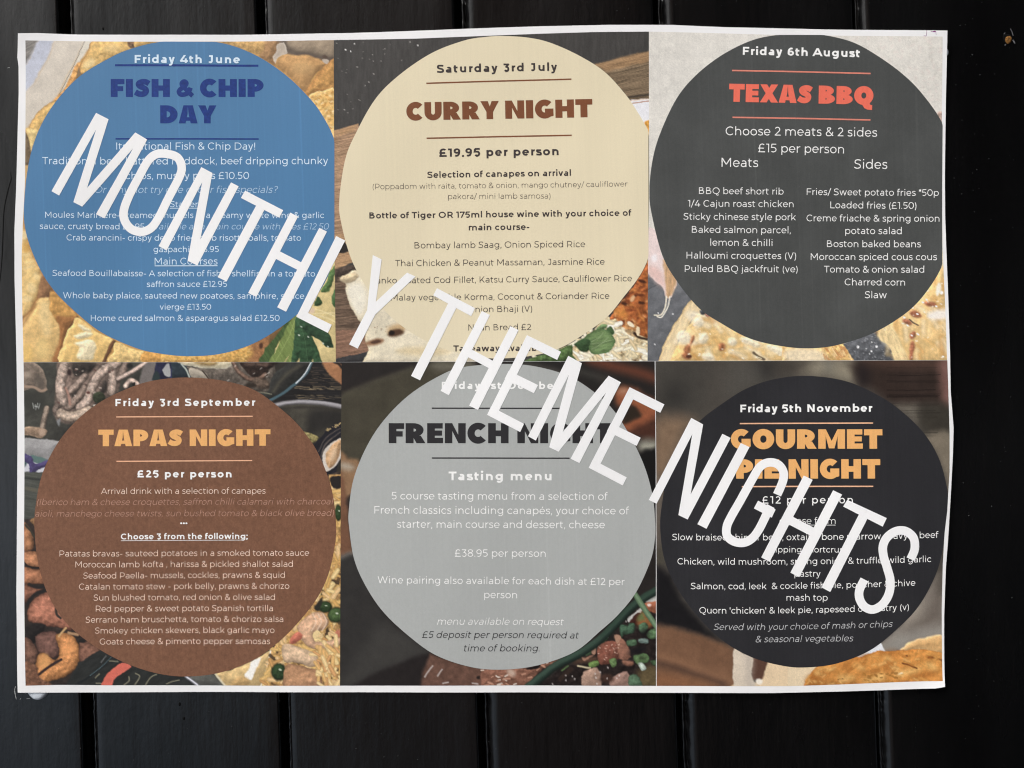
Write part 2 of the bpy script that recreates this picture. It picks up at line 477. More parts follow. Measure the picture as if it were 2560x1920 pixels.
XH, CH, AS, DE = 517.0, 700.0, 742.0, -194.0
def glyph(ch, w):
    h = w / 2.0
    s = lambda p: strip(p, w)
    vs = lambda x, y0, y1: s([(x, y0), (x, y1)])
    hs = lambda y, x0, x1: s([(x0, y), (x1, y)])
    hz = w * 0.94
    if ch == 'é':
        a, p = glyph('e', w); return a, p + [s([(290, 590), (380, 705)])]
    if ch == ' ': return 263, []
    if ch == 'a':
        xr = 488 - h
        top = arc(285, 340, xr - 285, XH - h - 340, 140, 0) + [(xr, 0)]
        bowl = [(xr, 306 - h), (250, 306 - h)] + arc(235, 150 + 2, 185 - h, 155 - h, 90, 270) + arc(260, 175, xr - 260, 178 - h, -90, -10)
        return 575, [s(top), s(bowl)]
    if ch in 'bdpq':
        w0 = 660
        x = 90 + h if ch in 'bp' else w0 - 90 - h
        cx = 353 if ch in 'bp' else 307
        return w0, [vs(x, 0 if ch in 'bd' else DE, AS if ch in 'bd' else XH), s(arc(cx, 258, 262 - h, 264 - h, 0, 360))]
    if ch == 'c': return 545, [s(arc(305, 258, 262 - h, 264 - h, 42, 318))]
    if ch == 'e': return 592, [s(arc(300, 258, 257 - h, 264 - h, 0, 318)), strip([(50, 252), (557 - h * .3, 252)], w * .7)]
    if ch == 'f': return 340, [s([(132, 0), (132, 580)] + arc(262, 585, 130, 157 - h, 180, 62)), hs(XH - h - 2, 28, 312)]
    if ch == 'g':
        xr = 578 - h
        return 668, [s(arc(308, 270, 262 - h, 247 - h, 0, 360)), s([(xr, XH), (xr, 60)] + arc(318, 45, xr - 318, 245 - h, 0, -142))]
    if ch in 'hn':
        x, xr = 90 + h, 570 - h
        return 655, [vs(x, 0, AS if ch == 'h' else XH), s(arc((x + xr) / 2, 285, (xr - x) / 2, XH - h - 285, 172, 0) + [(xr, 0)])]
    if ch == 'm':
        x, x2, x3 = 90 + h, 508, 926 - h
        return 1011, [vs(x, 0, XH)] + [s(arc((p + q) / 2, 300, (q - p) / 2, XH - h - 300, 172, 0) + [(q, 0)]) for p, q in ((x, x2), (x2, x3))]
    if ch == 'u':
        x, xr = 85 + h, 562 - h
        return 652, [vs(xr, 0, XH), s([(x, XH), (x, 230)] + arc((x + xr) / 2, 230, (xr - x) / 2, 236 - h, 180, 352))]
    if ch == 'i': return 271, [vs(136, 0, XH), s(arc(136, 688, h * .42, h * .42, 0, 360, 8)) if False else poly(arc(136, 685, w * .62, w * .62, 0, 345, 10))]
    if ch == 'j': return 276, [s([(140, XH), (140, -60)] + arc(20, -60, 120, 134 - h, 0, -80)), poly(arc(140, 685, w * .62, w * .62, 0, 345, 10))]
    if ch == 'l': return 271, [vs(136, 0, AS)]
    if ch == 'k': return 594, [vs(90 + h, 0, AS), diag(130 + h, 150, 510, XH, w), diag(520, 0, 262, 290, w)]
    if ch == 'o': return 616, [s(arc(308, 258, 263 - h, 264 - h, 0, 360))]
    if ch == 'r': return 390, [vs(90 + h, 0, XH), s(arc(330, 270, 240 - h, XH - h - 270, 175, 78))]
    if ch == 's':
        p = [(408, 432), (330, XH - h - 2), (225, XH - h), (120, 455 - h * .2), (95 + h * .2, 375), (150, 305), (240, 272), (345, 240), (400 - h * .1, 150), (365, 55 + h * .2), (255, h - 6), (140, h + 5), (52, 85)]
        return 475, [s(spline(p, 4, False))]
    if ch == 't': return 394, [s([(138, 631), (138, 150)] + arc(258, 148, 120, 154 - h, 180, 292)), hs(XH - h - 2, 28, 344)]
    if ch == 'v': return 545, [diag(272, 0, 40 + h, XH, w), diag(272, 0, 505 - h, XH, w)]
    if ch == 'w': return 863, [diag(245, 0, 45 + h, XH, w), diag(245, 0, 430, XH, w), diag(620, 0, 430, XH, w), diag(620, 0, 818 - h, XH, w)]
    if ch == 'x': return 543, [diag(50 + h, 0, 490 - h, XH, w), diag(490 - h, 0, 50 + h, XH, w)]
    if ch == 'y': return 545, [diag(272, 0, 40 + h, XH, w), s([(508 - h, XH), (262, -60), (215, -140), (150, -178 + h * .3), (60, -140)])]
    if ch == 'z': return 501, [hs(XH - h, 55, 440), hs(h, 50, 455), diag(85 + h, h, 410 - h * .4, XH - h, w)]
    if ch == 'A': return 742, [diag(45, 0, 371, CH, w), diag(697, 0, 371, CH, w), hs(215, 150, 592)]
    if ch == 'B':
        t = [(115, CH - h), (380, CH - h)] + arc(380, 535, 195 - h, 165 - h, 90, -90) + [(115, 370)]
        b = [(115, 370), (420, 370 - 0)] + arc(420, 185 + h * .5, 250 - h, 185 - h * .5, 90, -90) + [(115, h)]
        return 761, [vs(115 + h, 0, CH), s(t), s(b)]
    if ch in 'CG':
        p = [s(arc(405, 350, 357 - h, 356 - h, 45, 315))]
        if ch == 'G': p += [s([(672 - h, 345), (672 - h, 95)])]
        return (728 if ch == 'C' else 781), p
    if ch == 'D': return 835, [vs(115 + h, 0, CH), s([(115, CH - h), (400, CH - h)] + arc(400, 350, 380 - h, 350 - h, 90, -90) + [(115, h)])]
    if ch == 'E': return 675, [vs(115 + h, 0, CH), hs(CH - h, 115, 612), hs(h, 115, 625), hs(355, 115, 560)]
    if ch == 'F': return 635, [vs(115 + h, 0, CH), hs(CH - h, 115, 600), hs(325, 115, 550)]
    if ch == 'H': return 817, [vs(115 + h, 0, CH), vs(702 - h, 0, CH), hs(355, 115, 702)]
    if ch == 'I': return 302, [vs(151, 0, CH)]
    if ch == 'J': return 552, [s([(140, CH - h), (440 - h, CH - h), (440 - h, 220)] + arc(255, 220, 185 - h, 226 - h, 0, -150))]
    if ch == 'K': return 728, [vs(115 + h, 0, CH), diag(150 + h, 190, 610, CH, w), diag(640, 0, 330, 390, w)]
    if ch == 'L': return 600, [vs(115 + h, 0, CH), hs(h, 115, 575)]
    if ch == 'M': return 960, [vs(115 + h, 0, CH), vs(845 - h, 0, CH), diag(480, 190, 115 + h, CH, w), diag(480, 190, 845 - h, CH, w)]
    if ch == 'N': return 817, [vs(115 + h, 0, CH), vs(702 - h, 0, CH), diag(702 - h, 0, 115 + h, CH, w)]
    if ch in 'OQ':
        p = [s(arc(424, 350, 376 - h, 356 - h, 0, 360))]
        if ch == 'Q': p += [s(spline([(430, h), (500, -90), (590, -130 + h * .3), (700, -75)], 4, False))]
        return 849, p
    if ch in 'PR':
        p = [vs(115 + h, 0, CH), s([(115, CH - h), (395, CH - h)] + arc(395, 460, 270 - h, 240 - h, 90, -90) + [(115, 220 + h)])]
        if ch == 'R': p += [diag(640, 0, 480, 235, w)]
        return (726 if ch == 'P' else 734), p
    if ch == 'S':
        p = [(545, 600), (440, CH - h), (310, CH - h + 6), (165, 640 - h * .2), (105 + h * .3, 530), (150, 430), (290, 372), (450, 320), (530 - h * .1, 200), (485, 85 + h * .2), (330, h - 6), (175, h + 10), (55, 110)]
        return 626, [s(spline(p, 4, False))]
    if ch == 'T': return 590, [vs(295, 0, CH), hs(CH - h, 12, 578)]
    if ch == 'U': return 798, [s([(105 + h, CH), (105 + h, 300)] + arc(399, 300, 294 - h, 306 - h, 180, 360) + [(693 - h, CH)])]
    if ch == 'V': return 709, [diag(354, 0, 45 + h, CH, w), diag(354, 0, 664 - h, CH, w)]
    if ch == 'W': return 1120, [diag(310, 0, 60 + h, CH, w), diag(310, 0, 560, CH, w), diag(810, 0, 560, CH, w), diag(810, 0, 1060 - h, CH, w)]
    if ch == 'Y': return 647, [vs(323, 0, 270), diag(323, 240, 45 + h, CH, w), diag(323, 240, 602 - h, CH, w)]
    if ch == 'X': return 680, [diag(55 + h, 0, 625 - h, CH, w), diag(625 - h, 0, 55 + h, CH, w)]
    if ch == '0': return 656, [s(arc(328, 350, 283 - h, 356 - h, 0, 360, 30))]
    if ch == '1': return 365, [vs(240, 0, CH), hs(CH - h, 30, 240)]
    if ch == '2': return 560, [s(arc(275, 480, 215 - h, 226 - h, 155, -28) + [(90, h)]), hs(h, 60, 525)]
    if ch == '3': return 560, [hs(CH - h, 65, 480), diag(270, 400, 440, CH - h, w), s([(215, 410)] + arc(275, 215, 235 - h, 195, 75, -90) + arc(275, 215, 235 - h, 221 - h, -90, -140))]
    if ch == '4': return 670, [diag(90, 175, 410, CH, w), hs(175, 45, 640), vs(475, 0, 400)]
    if ch == '5': return 567, [hs(CH - h, 110, 490), s([(135, CH - h), (105, 395), (255, 400)] + arc(270, 220, 245 - h, 180, 80, -90) + arc(270, 220, 245 - h, 226 - h, -90, -138))]
    if ch == '6': return 607, [s(arc(315, 220, 248 - h, 226 - h, 0, 360)), s([(67 + h, 220), (70 + h, 330)] + arc(350, 340, 280 - h, 366 - h, 175, 62))]
    if ch == '7': return 587, [hs(CH - h, 45, 540), vs(55 + h, 530, CH), diag(205, 0, 500, CH - h, w)]
    if ch == '8': return 635, [s(arc(317, 190, 262 - h, 196 - h, 0, 360)), s(arc(317, 535, 235 - h, 170 - h, 0, 360))]
    if ch == '9': return 607, [s(arc(292, 480, 248 - h, 226 - h, 0, 360)), s([(540 - h, 480), (537 - h, 370)] + arc(257, 360, 280 - h, 366 - h, -5, -118))]
    if ch == '&': return 690, [s(spline([(640, 20), (480, 190), (260, 415), (170, 560), (210, 670 - h * .3), (310, CH - h + 8), (415, 655 - h * .2), (420, 545), (300, 425), (130, 290), (80 + h * .2, 160), (170, 40), (320, h - 4), (470, 70), (570, 200), (610, 345)], 4, False))]
    if ch == '£': return 640, [s([(150, h), (150, 480)] + arc(350, 480, 200, 226 - h, 180, 38)), hs(h, 45, 590), hs(330, 45, 490)]
    if ch == '(': return 320, [s(arc(420, 270, 320 - h, 520, 128, 232))]
    if ch == ')': return 320, [s(arc(-100, 270, 320 - h, 520, 52, -52))]
    if ch == '/': return 350, [diag(20, -95, 340, 745, w)]
    if ch == '-': return 383, [hs(250, 60, 323)]
    if ch == '.': return 210, [poly(arc(105, 50, w * .62, w * .62, 0, 345, 10))]
    if ch == ',': return 210, [poly(arc(105, 50, w * .62, w * .62, 0, 345, 10)), diag(70, -110, 118, 50, w * .8)]
    if ch == ';': return 210, [poly(arc(105, 50, w * .62, w * .62, 0, 345, 10)), diag(70, -110, 118, 50, w * .8), poly(arc(105, 450, w * .62, w * .62, 0, 345, 10))]
    if ch == '!': return 260, [vs(130, 200, CH), poly(arc(130, 50, w * .62, w * .62, 0, 345, 10))]
    if ch == "'": return 190, [vs(95, 460, CH)]
    if ch == '*': return 330, [s([(165, 420), (165, 710)]), s([(40, 490), (290, 640)]), s([(40, 640), (290, 490)])]
    if ch == '?': return 545, [s(arc(265, 510, 205 - h, 196 - h, 155, -20) + [(268, 340), (265, 200)]), poly(arc(265, 50, w * .62, w * .62, 0, 345, 10))]
    raise KeyError(ch)

WEIGHT = {'light': 58, 'regular': 73, 'medium': 98, 'bold': 132, 'heavy': 152}
BROAD = {'light': 1.0, 'regular': 1.0, 'medium': 1.04, 'bold': 1.09, 'heavy': 1.13}
def set_line(text, weight, track=0.0, slant=0.0):
    """pieces of one line in em units, and its width"""
    x = 0.0; out = []
    w = WEIGHT[weight]
    for ch in text:
        adv, pieces = glyph(ch, w)
        adv *= BROAD[weight]
        for V, F in pieces:
            V = np.array(V, float)
            V[:, 0] = V[:, 0] * BROAD[weight] + slant * V[:, 1] + x
            out.append((V, F))
        x += adv + track
    xs = np.concatenate([v[:, 0] for v, f in out])
    return out, float(xs.min()), float(xs.max())

# ---- the fat display face of the panel titles, unit height
def ring(cx, cy, rx, ry, ix, iy, a0, a1, icx=None, icy=None, n=None):
    n = n or max(6, int(abs(a1 - a0) / 12))
    icx = cx if icx is None else icx; icy = cy if icy is None else icy
    a = np.radians(np.linspace(a0, a1, n + 1))
    O = np.stack([cx + rx * np.cos(a), cy + ry * np.sin(a)], 1)
    I = np.stack([icx + ix * np.cos(a), icy + iy * np.sin(a)], 1)
    V = np.vstack([O, I]); m = n + 1
    return V, [(i, i + 1, m + i + 1, m + i) for i in range(n)]

def rect(x0, y0, x1, y1): return poly([(x0, y0), (x1, y0), (x1, y1), (x0, y1)])

def fat(ch):
    if ch == 'I': return .46, [rect(.03, 0, .42, 1)]
    if ch == 'F': return .80, [rect(.03, 0, .41, 1), rect(.40, .71, .79, 1), rect(.40, .33, .72, .60)]
    if ch == 'E': return .84, [rect(.03, 0, .41, 1), rect(.40, .73, .80, 1), rect(.40, .375, .77, .635), rect(.40, 0, .82, .27)]
    if ch == 'H': return 1.07, [rect(.03, 0, .41, 1), rect(.66, 0, 1.04, 1), rect(.40, .35, .67, .64)]
    if ch == 'T': return .94, [rect(.01, .69, .93, 1), rect(.28, 0, .66, .70)]
    if ch == 'N': return 1.09, [rect(.03, 0, .40, 1), rect(.69, 0, 1.06, 1), poly([(.39, 1), (.39, .62), (.70, 0), (.70, .40)])]
    if ch == 'M': return 1.40, [poly([(.03, 0), (.40, 0), (.40, .62), (.32, 1), (.03, 1)]), poly([(1.0, 0), (1.37, 0), (1.37, 1), (1.08, 1), (1.0, .62)]),
                                poly([(.31, 1), (.41, 1), (.70, .40), (.70, .02), (.56, .02)]), poly([(1.09, 1), (.84, .02), (.70, .02), (.70, .40), (.99, 1)])]
    if ch == 'U': return 1.03, [rect(.03, .42, .41, 1), rect(.62, .42, 1.0, 1), ring(.515, .43, .485, .45, .105, .13, 180, 360)]
    if ch == 'O': return 1.14, [ring(.57, .5, .55, .525, .16, .19, 0, 360)]
    if ch == 'Q': return 1.14, [ring(.57, .5, .55, .525, .14, .17, 0, 360), poly([(.48, .0), (.62, -.20), (.80, -.28), (1.06, -.29), (1.06, -.02), (.98, -.02), (.92, .02), (.92, .08), (.70, .10)])]
    if ch == 'C': return .98, [ring(.55, .5, .53, .525, .17, .19, 44, 316)]
    if ch == 'G': return 1.06, [ring(.55, .5, .53, .525, .17, .19, 46, 322), rect(.56, .27, 1.02, .52), poly([(.66, .28), (1.02, .28), (1.02, .12), (.93, .09), (.80, .10)])]
    if ch == 'D': return 1.05, [rect(.03, 0, .40, 1), ring(.40, .5, .62, .5, .20, .17, 90, -90)]
    if ch == 'P': return .95, [rect(.03, 0, .425, 1), ring(.42, .645, .50, .355, .13, .07, 90, -90)]
    if ch == 'R': return 1.03, [rect(.03, 0, .425, 1), ring(.42, .655, .50, .345, .13, .075, 90, -90), poly([(.46, .33), (.40, .30), (.57, 0), (1.01, 0), (.78, .38)])]
    if ch == 'B': return .98, [rect(.03, 0, .425, 1), ring(.42, .725, .47, .275, .07, .045, 90, -90), ring(.42, .275, .54, .275, .07, .05, 90, -90)]
    if ch == 'A': return 1.08, [poly([(.0, 0), (.38, 0), (.415, .14), (.50, .52), (.52, 1), (.27, 1)]), poly([(1.07, 0), (.68, 0), (.645, .14), (.565, .52), (.51, 1), (.80, 1)]), rect(.40, .14, .66, .34)]
    if ch == 'X': return 1.08, [poly([(.0, 0), (.40, 0), (1.06, 1), (.66, 1)]), poly([(.66, 0), (1.08, 0), (.41, 1), (.01, 1)])]
    if ch == 'Y': return 1.02, [rect(.325, 0, .70, .46), poly([(-.01, 1), (.41, 1), (.56, .60), (.52, .40), (.325, .40)]), poly([(1.03, 1), (.63, 1), (.48, .60), (.50, .40), (.70, .40)])]
    if ch == 'S': return .90, [strip(spline([(.82, .74), (.66, .83), (.48, .845), (.30, .79), (.24, .70), (.32, .60), (.50, .515), (.64, .42), (.66, .31), (.58, .20), (.42, .155), (.24, .18), (.06, .28)], 4, False), .315)]
    if ch == '&': return 1.04, [strip(spline([(.98, .06), (.72, .30), (.40, .62), (.34, .74), (.42, .84), (.54, .85), (.62, .76), (.52, .60), (.28, .44), (.17, .30), (.25, .16), (.44, .13), (.66, .20), (.80, .36), (.86, .52)], 4, False), .26)]
    if ch == ' ': return .30, []
    raise KeyError(ch)

def set_fat(text, wob=0.0):
    x = 0.0; out = []
    for ch in text:
        adv, pieces = fat(ch)
        for V, F in pieces:
            V = np.array(V, float)
            V[:, 0] += x
            out.append((V, F))
        x += adv + .035
    xs = np.concatenate([v[:, 0] for v, f in out])
    return out, float(xs.min()), float(xs.max())

class Ink:
    """collects printed marks in pixel coordinates, then becomes one mesh lying on the paper"""
    def __init__(self): self.V = []; self.F = []; self.z = []; self.n = 0; self.k = 0
    def add(self, V, F):
        V = np.asarray(V, float)
        self.V.append(V); self.F += [tuple(self.n + i for i in f) for f in F]
        # every piece lies a few microns above the one before, as ink over ink
        self.k += 1
        self.z.append(np.full(len(V), (self.k % 7) * 1.5e-6) + np.linspace(0, 0.8e-6, len(V)))
        self.n += len(V)
    def mesh(self, name, layer):
        V = np.vstack(self.V)
        P = on_paper(V, layer, np.concatenate(self.z))
        return fast_mesh(name, P, self.F)

def px(tag, x, y):
    ox, oy, s = TAGS[tag]
    return ox + x / s, oy + y / s

K = 2212 / 880.0
TAGS = {'Z1': (0, 0, K), 'Z2': (0, 440, K), 'Z3': (800, 0, K), 'Z4': (800, 440, K), 'Z5': (1580, 0, K), 'Z6': (1580, 440, K),
        'B1': (0, 880, K), 'B2': (0, 1320, K), 'B3': (800, 880, K), 'B4': (800, 1320, K), 'B5': (1580, 880, K), 'B6': (1580, 1320, K),
        'F1': (40, 80, 4.1475), 'F2': (500, 80, 4.608), 'F3': (30, 560, 4.608), 'F4': (430, 620, 5.144), 'F5': (820, 60, 3.95), 'F6': (820, 480, 3.771),
        'F7': (1280, 620, 5.529), 'F8': (1320, 60, 5.027), 'G1': (1600, 520, 4.1475), 'G2': (1980, 620, 5.267), 'G3': (2060, 60, 5.529),
        'G4': (40, 890, 5.267), 'G5': (440, 890, 5.144), 'G6': (30, 1180, 2.91), 'G7': (240, 1540, 4.809), 'G8': (600, 1200, 3.074),
        'H1': (830, 890, 5.026), 'H2': (1300, 890, 4.809), 'H3': (830, 1360, 4.365), 'H4': (1230, 1440, 5.144), 'H5': (1620, 1380, 4.608),
        'H6': (1980, 1420, 5.183), 'H7': (1960, 890, 5.027)}
def pts(tag, L): return [px(tag, x, y) for x, y in L]

def place_line(ink, pieces, x0, x1, A, B, ysc, sag=0.0):
    """fit a set line between pixel points A and B; ysc pixels per unit upright; sag bows the baseline"""
    ax, ay = A; bx, by = B
    for V, F in pieces:
        t = (V[:, 0] - x0) / (x1 - x0)
        X = ax + (bx - ax) * t + V[:, 1] * ysc * ((by - ay) / (bx - ax)) * 1.0
        Y = ay + (by - ay) * t + sag * 4 * t * (1 - t) - V[:, 1] * ysc
        ink.add(np.stack([X, Y], 1), F)

def body(ink, tag, text, xl, yl, xr, yr, weight='regular', slant=0.0, cap=None, sag=0.0):
    A, B = px(tag, xl, yl), px(tag, xr, yr)
    W = B[0] - A[0]
    if cap:
        size = cap / TAGS[tag][2] / 0.7
        P, a, b = set_line(text, weight, 0, slant)
        track = (W / size * 1000 - (b - a)) / (len(text) - 1)
        P, a, b = set_line(text, weight, track, slant)
        ysc = size / 1000
    else:
        P, a, b = set_line(text, weight, 0, slant)
        ysc = W / (b - a)
    place_line(ink, P, a, b, A, B, ysc, sag / TAGS[tag][2])

def title(ink, tag, text, xl, yl, xr, yr, height, wobble=0):
    A, B = px(tag, xl, yl), px(tag, xr, yr)
    P, a, b = set_fat(text)
    place_line(ink, P, a, b, A, B, height / TAGS[tag][2])

def rule_line(ink, tag, x0, y0, x1, y1, th):
    A, B = np.array(px(tag, x0, y0)), np.array(px(tag, x1, y1))
    n = 24
    P = [tuple(A + (B - A) * i / n) for i in range(n + 1)]
    V, F = strip(P, th / TAGS[tag][2])
    ink.add(V, F)

# ------------------------------------------------------------------ printed photographs: painted into a colour per paper point
def seg_dist(X, Y, P, closed):
    d2 = np.full(X.shape, 1e18); inside = np.zeros(X.shape, bool)
    m = len(P)
    for i in range(m if closed else m - 1):
        x1, y1 = P[i]; x2, y2 = P[(i + 1) % m]
        ex, ey = x2 - x1, y2 - y1
        L = ex * ex + ey * ey + 1e-9
        t = np.clip(((X - x1) * ex + (Y - y1) * ey) / L, 0, 1)
        d2 = np.minimum(d2, (X - x1 - t * ex) ** 2 + (Y - y1 - t * ey) ** 2)
        if closed and y1 != y2:
            c = ((y1 > Y) != (y2 > Y)) & (X < (x2 - x1) * (Y - y1) / (y2 - y1) + x1)
            inside ^= c
    d = np.sqrt(d2)
    return np.where(inside, d, -d) if closed else d

STEP = 2.0
class Picture:
    def __init__(self, X, Y, base, amp=0.06, scale=30, seed=1, stretch=(1, 1)):
        self.X, self.Y = X, Y
        self.seed = seed; self.blur = 1.0
        self.C = np.ones(X.shape + (3,)) * np.asarray(base, float)
        self.C *= (1 + amp * 2 * (fbm(X / scale / stretch[0], Y / scale / stretch[1], seed, 4) - 0.5))[..., None]
        self.wx = (fbm(X / 14, Y / 14, seed + 50, 3) - 0.5)
        self.wy = (fbm(X / 14, Y / 14, seed + 60, 3) - 0.5)
    def box(self, P, m):
        a = np.asarray(P, float)
        k = (self.X > a[:, 0].min() - m) & (self.X < a[:, 0].max() + m) & (self.Y > a[:, 1].min() - m) & (self.Y < a[:, 1].max() + m)
        r = np.where(k.any(1))[0]; c = np.where(k.any(0))[0]
        if len(r) == 0 or len(c) == 0: return None
        return np.s_[r[0]:r[-1] + 1, c[0]:c[-1] + 1]
    def mix(self, w, al, col):
        self.C[w] = self.C[w] * (1 - al[..., None]) + col * al[..., None]
    def poly(self, tag, L, col, soft=1.5, amp=0.0, scale=12, alpha=1.0, rim=None, rimw=8, light=0.0, wob=3.0, sm=3, stretch=(1, 1), ang=0):
        """a shape of the printed photo: soft outline, mottled colour, a darker or paler rim, rounded by light"""
        soft = soft * self.blur if soft > 3 else soft
        P = pts(tag, L) if tag else L
        if sm > 1: P = spline(P, sm)
        w = self.box(P, soft * 2 + wob + 2)
        if w is None: return
        X, Y = self.X[w], self.Y[w]
        d = seg_dist(X + self.wx[w] * wob * 2, Y + self.wy[w] * wob * 2, np.asarray(P), True)
        al = np.clip(0.5 + d / (2 * soft), 0, 1); al = al * al * (3 - 2 * al) * alpha
        c = np.ones(X.shape + (3,)) * np.asarray(col, float)
        if rim is not None:
            k = np.exp(-np.maximum(d, 0) / rimw)[..., None]
            c = c * (1 - k) + np.asarray(rim, float) * k
        if light:
            c = c * (1 + light * (np.clip(d / 26.0, 0, 1) - 0.4))[..., None]
        if amp:
            self.seed += 3
            ca, sa = math.cos(math.radians(ang)), math.sin(math.radians(ang))
            U, W = X * ca + Y * sa, -X * sa + Y * ca
            c = c * (1 + 2 * amp * (fbm(U / scale / stretch[0], W / scale / stretch[1], self.seed, 4) - 0.5) * 1.1)[..., None]
        if amp >= 0.08 and soft < 6 and stretch == (1, 1):
            # the printed photo's own modelling: lit from the upper left, dents and crust picked out
            gy, gx = np.gradient(d, STEP)
            k = np.exp(-np.maximum(d, 0) / (rimw * 1.6 + 5))
            sh = (gx * 0.55 + gy * 0.83) * k * 0.20
            q = fbm((X + 1.5) / (scale * 1.1), (Y + 2.5) / (scale * 1.1), self.seed + 5, 4) - fbm((X - 1.5) / (scale * 1.1), (Y - 2.5) / (scale * 1.1), self.seed + 5, 4)
            c = c * np.clip(1 + sh + q * amp * 2.0, 0.5, 1.5)[..., None]
        self.mix(w, al, c)
    def line(self, tag, L, wd, col, soft=1.2, alpha=1.0, sm=5, amp=0.0, round_=0.0, w1=None):
        P = pts(tag, L) if tag else L
        s = TAGS[tag][2] if tag else 1.0
        if sm > 1 and len(P) > 2: P = spline(P, sm, False)
        P = np.asarray(P, float)
        hw = wd / s / 2
        soft = soft * self.blur if soft > 3 else soft
        w = self.box(P, hw + soft * 2 + 4)
        if w is None: return
        X, Y = self.X[w], self.Y[w]
        d = hw - seg_dist(X + self.wx[w] * 2, Y + self.wy[w] * 2, P, False)
        al = np.clip(0.5 + d / (2 * soft), 0, 1); al = al * al * (3 - 2 * al) * alpha
        c = np.ones(X.shape + (3,)) * np.asarray(col, float)
        if round_:
            gy, gx = np.gradient(d, STEP)
            t = np.clip(d / max(hw, 1), 0, 1)
            c = c * (1 + round_ * (t - 0.55) + (gx * 0.5 + gy * 0.85) * (1 - t) * round_ * 0.6)[..., None]
        if amp:
            self.seed += 3
            c = c * (1 + 2 * amp * (fbm(X / 8, Y / 8, self.seed, 4) - 0.5) * 1.6)[..., None]
        self.mix(w, al, c)
    def spot(self, tag, x, y, rx, ry, col, soft=2.0, alpha=1.0, ang=0, amp=0.0, rim=None):
        s = TAGS[tag][2]
        a = np.linspace(0, 2 * math.pi, 15)[:-1]; t = math.radians(ang)
        L = [(x + rx * math.cos(q) * math.cos(t) - ry * math.sin(q) * math.sin(t), y + rx * math.cos(q) * math.sin(t) + ry * math.sin(q) * math.cos(t)) for q in a]
        self.poly(tag, L, col, soft, amp, 6, alpha, rim=rim, rimw=4, sm=1, wob=2.0)
    def crumbs(self, tag, L, n, size, cols, alpha=0.8, elong=1.0, ang=0, spread=40, soft=0.9):
        """many small flecks or grains inside the outline L"""
        P = np.asarray(pts(tag, L)); rs = np.random.RandomState(self.seed + n)
        lo, hi = P.min(0), P.max(0)
        xs = rs.uniform(lo[0], hi[0], n * 3); ys = rs.uniform(lo[1], hi[1], n * 3)
        ok = seg_dist(xs, ys, P, True) > 0
        for x, y in list(zip(xs[ok], ys[ok]))[:n]:
            r = size * rs.uniform(0.6, 1.4); t = math.radians(ang + rs.uniform(-spread, spread))
            col = np.asarray(cols[rs.randint(len(cols))], float)
            ex, ey = math.cos(t) * r * elong, math.sin(t) * r * elong
            w = self.box([(x - abs(ex), y - abs(ey)), (x + abs(ex), y + abs(ey))], r + 3)
            if w is None: continue
            d = r - seg_dist(self.X[w], self.Y[w], np.array([(x - ex, y - ey), (x + ex, y + ey)]), False)
            al = np.clip(0.5 + d / (2 * soft), 0, 1) * alpha
            sh = (1 + 0.18 * (np.clip(d / r, 0, 1) - 0.6))[..., None] if elong > 1.5 else 1.0
            self.mix(w, al, np.ones(self.X[w].shape + (3,)) * col * sh)

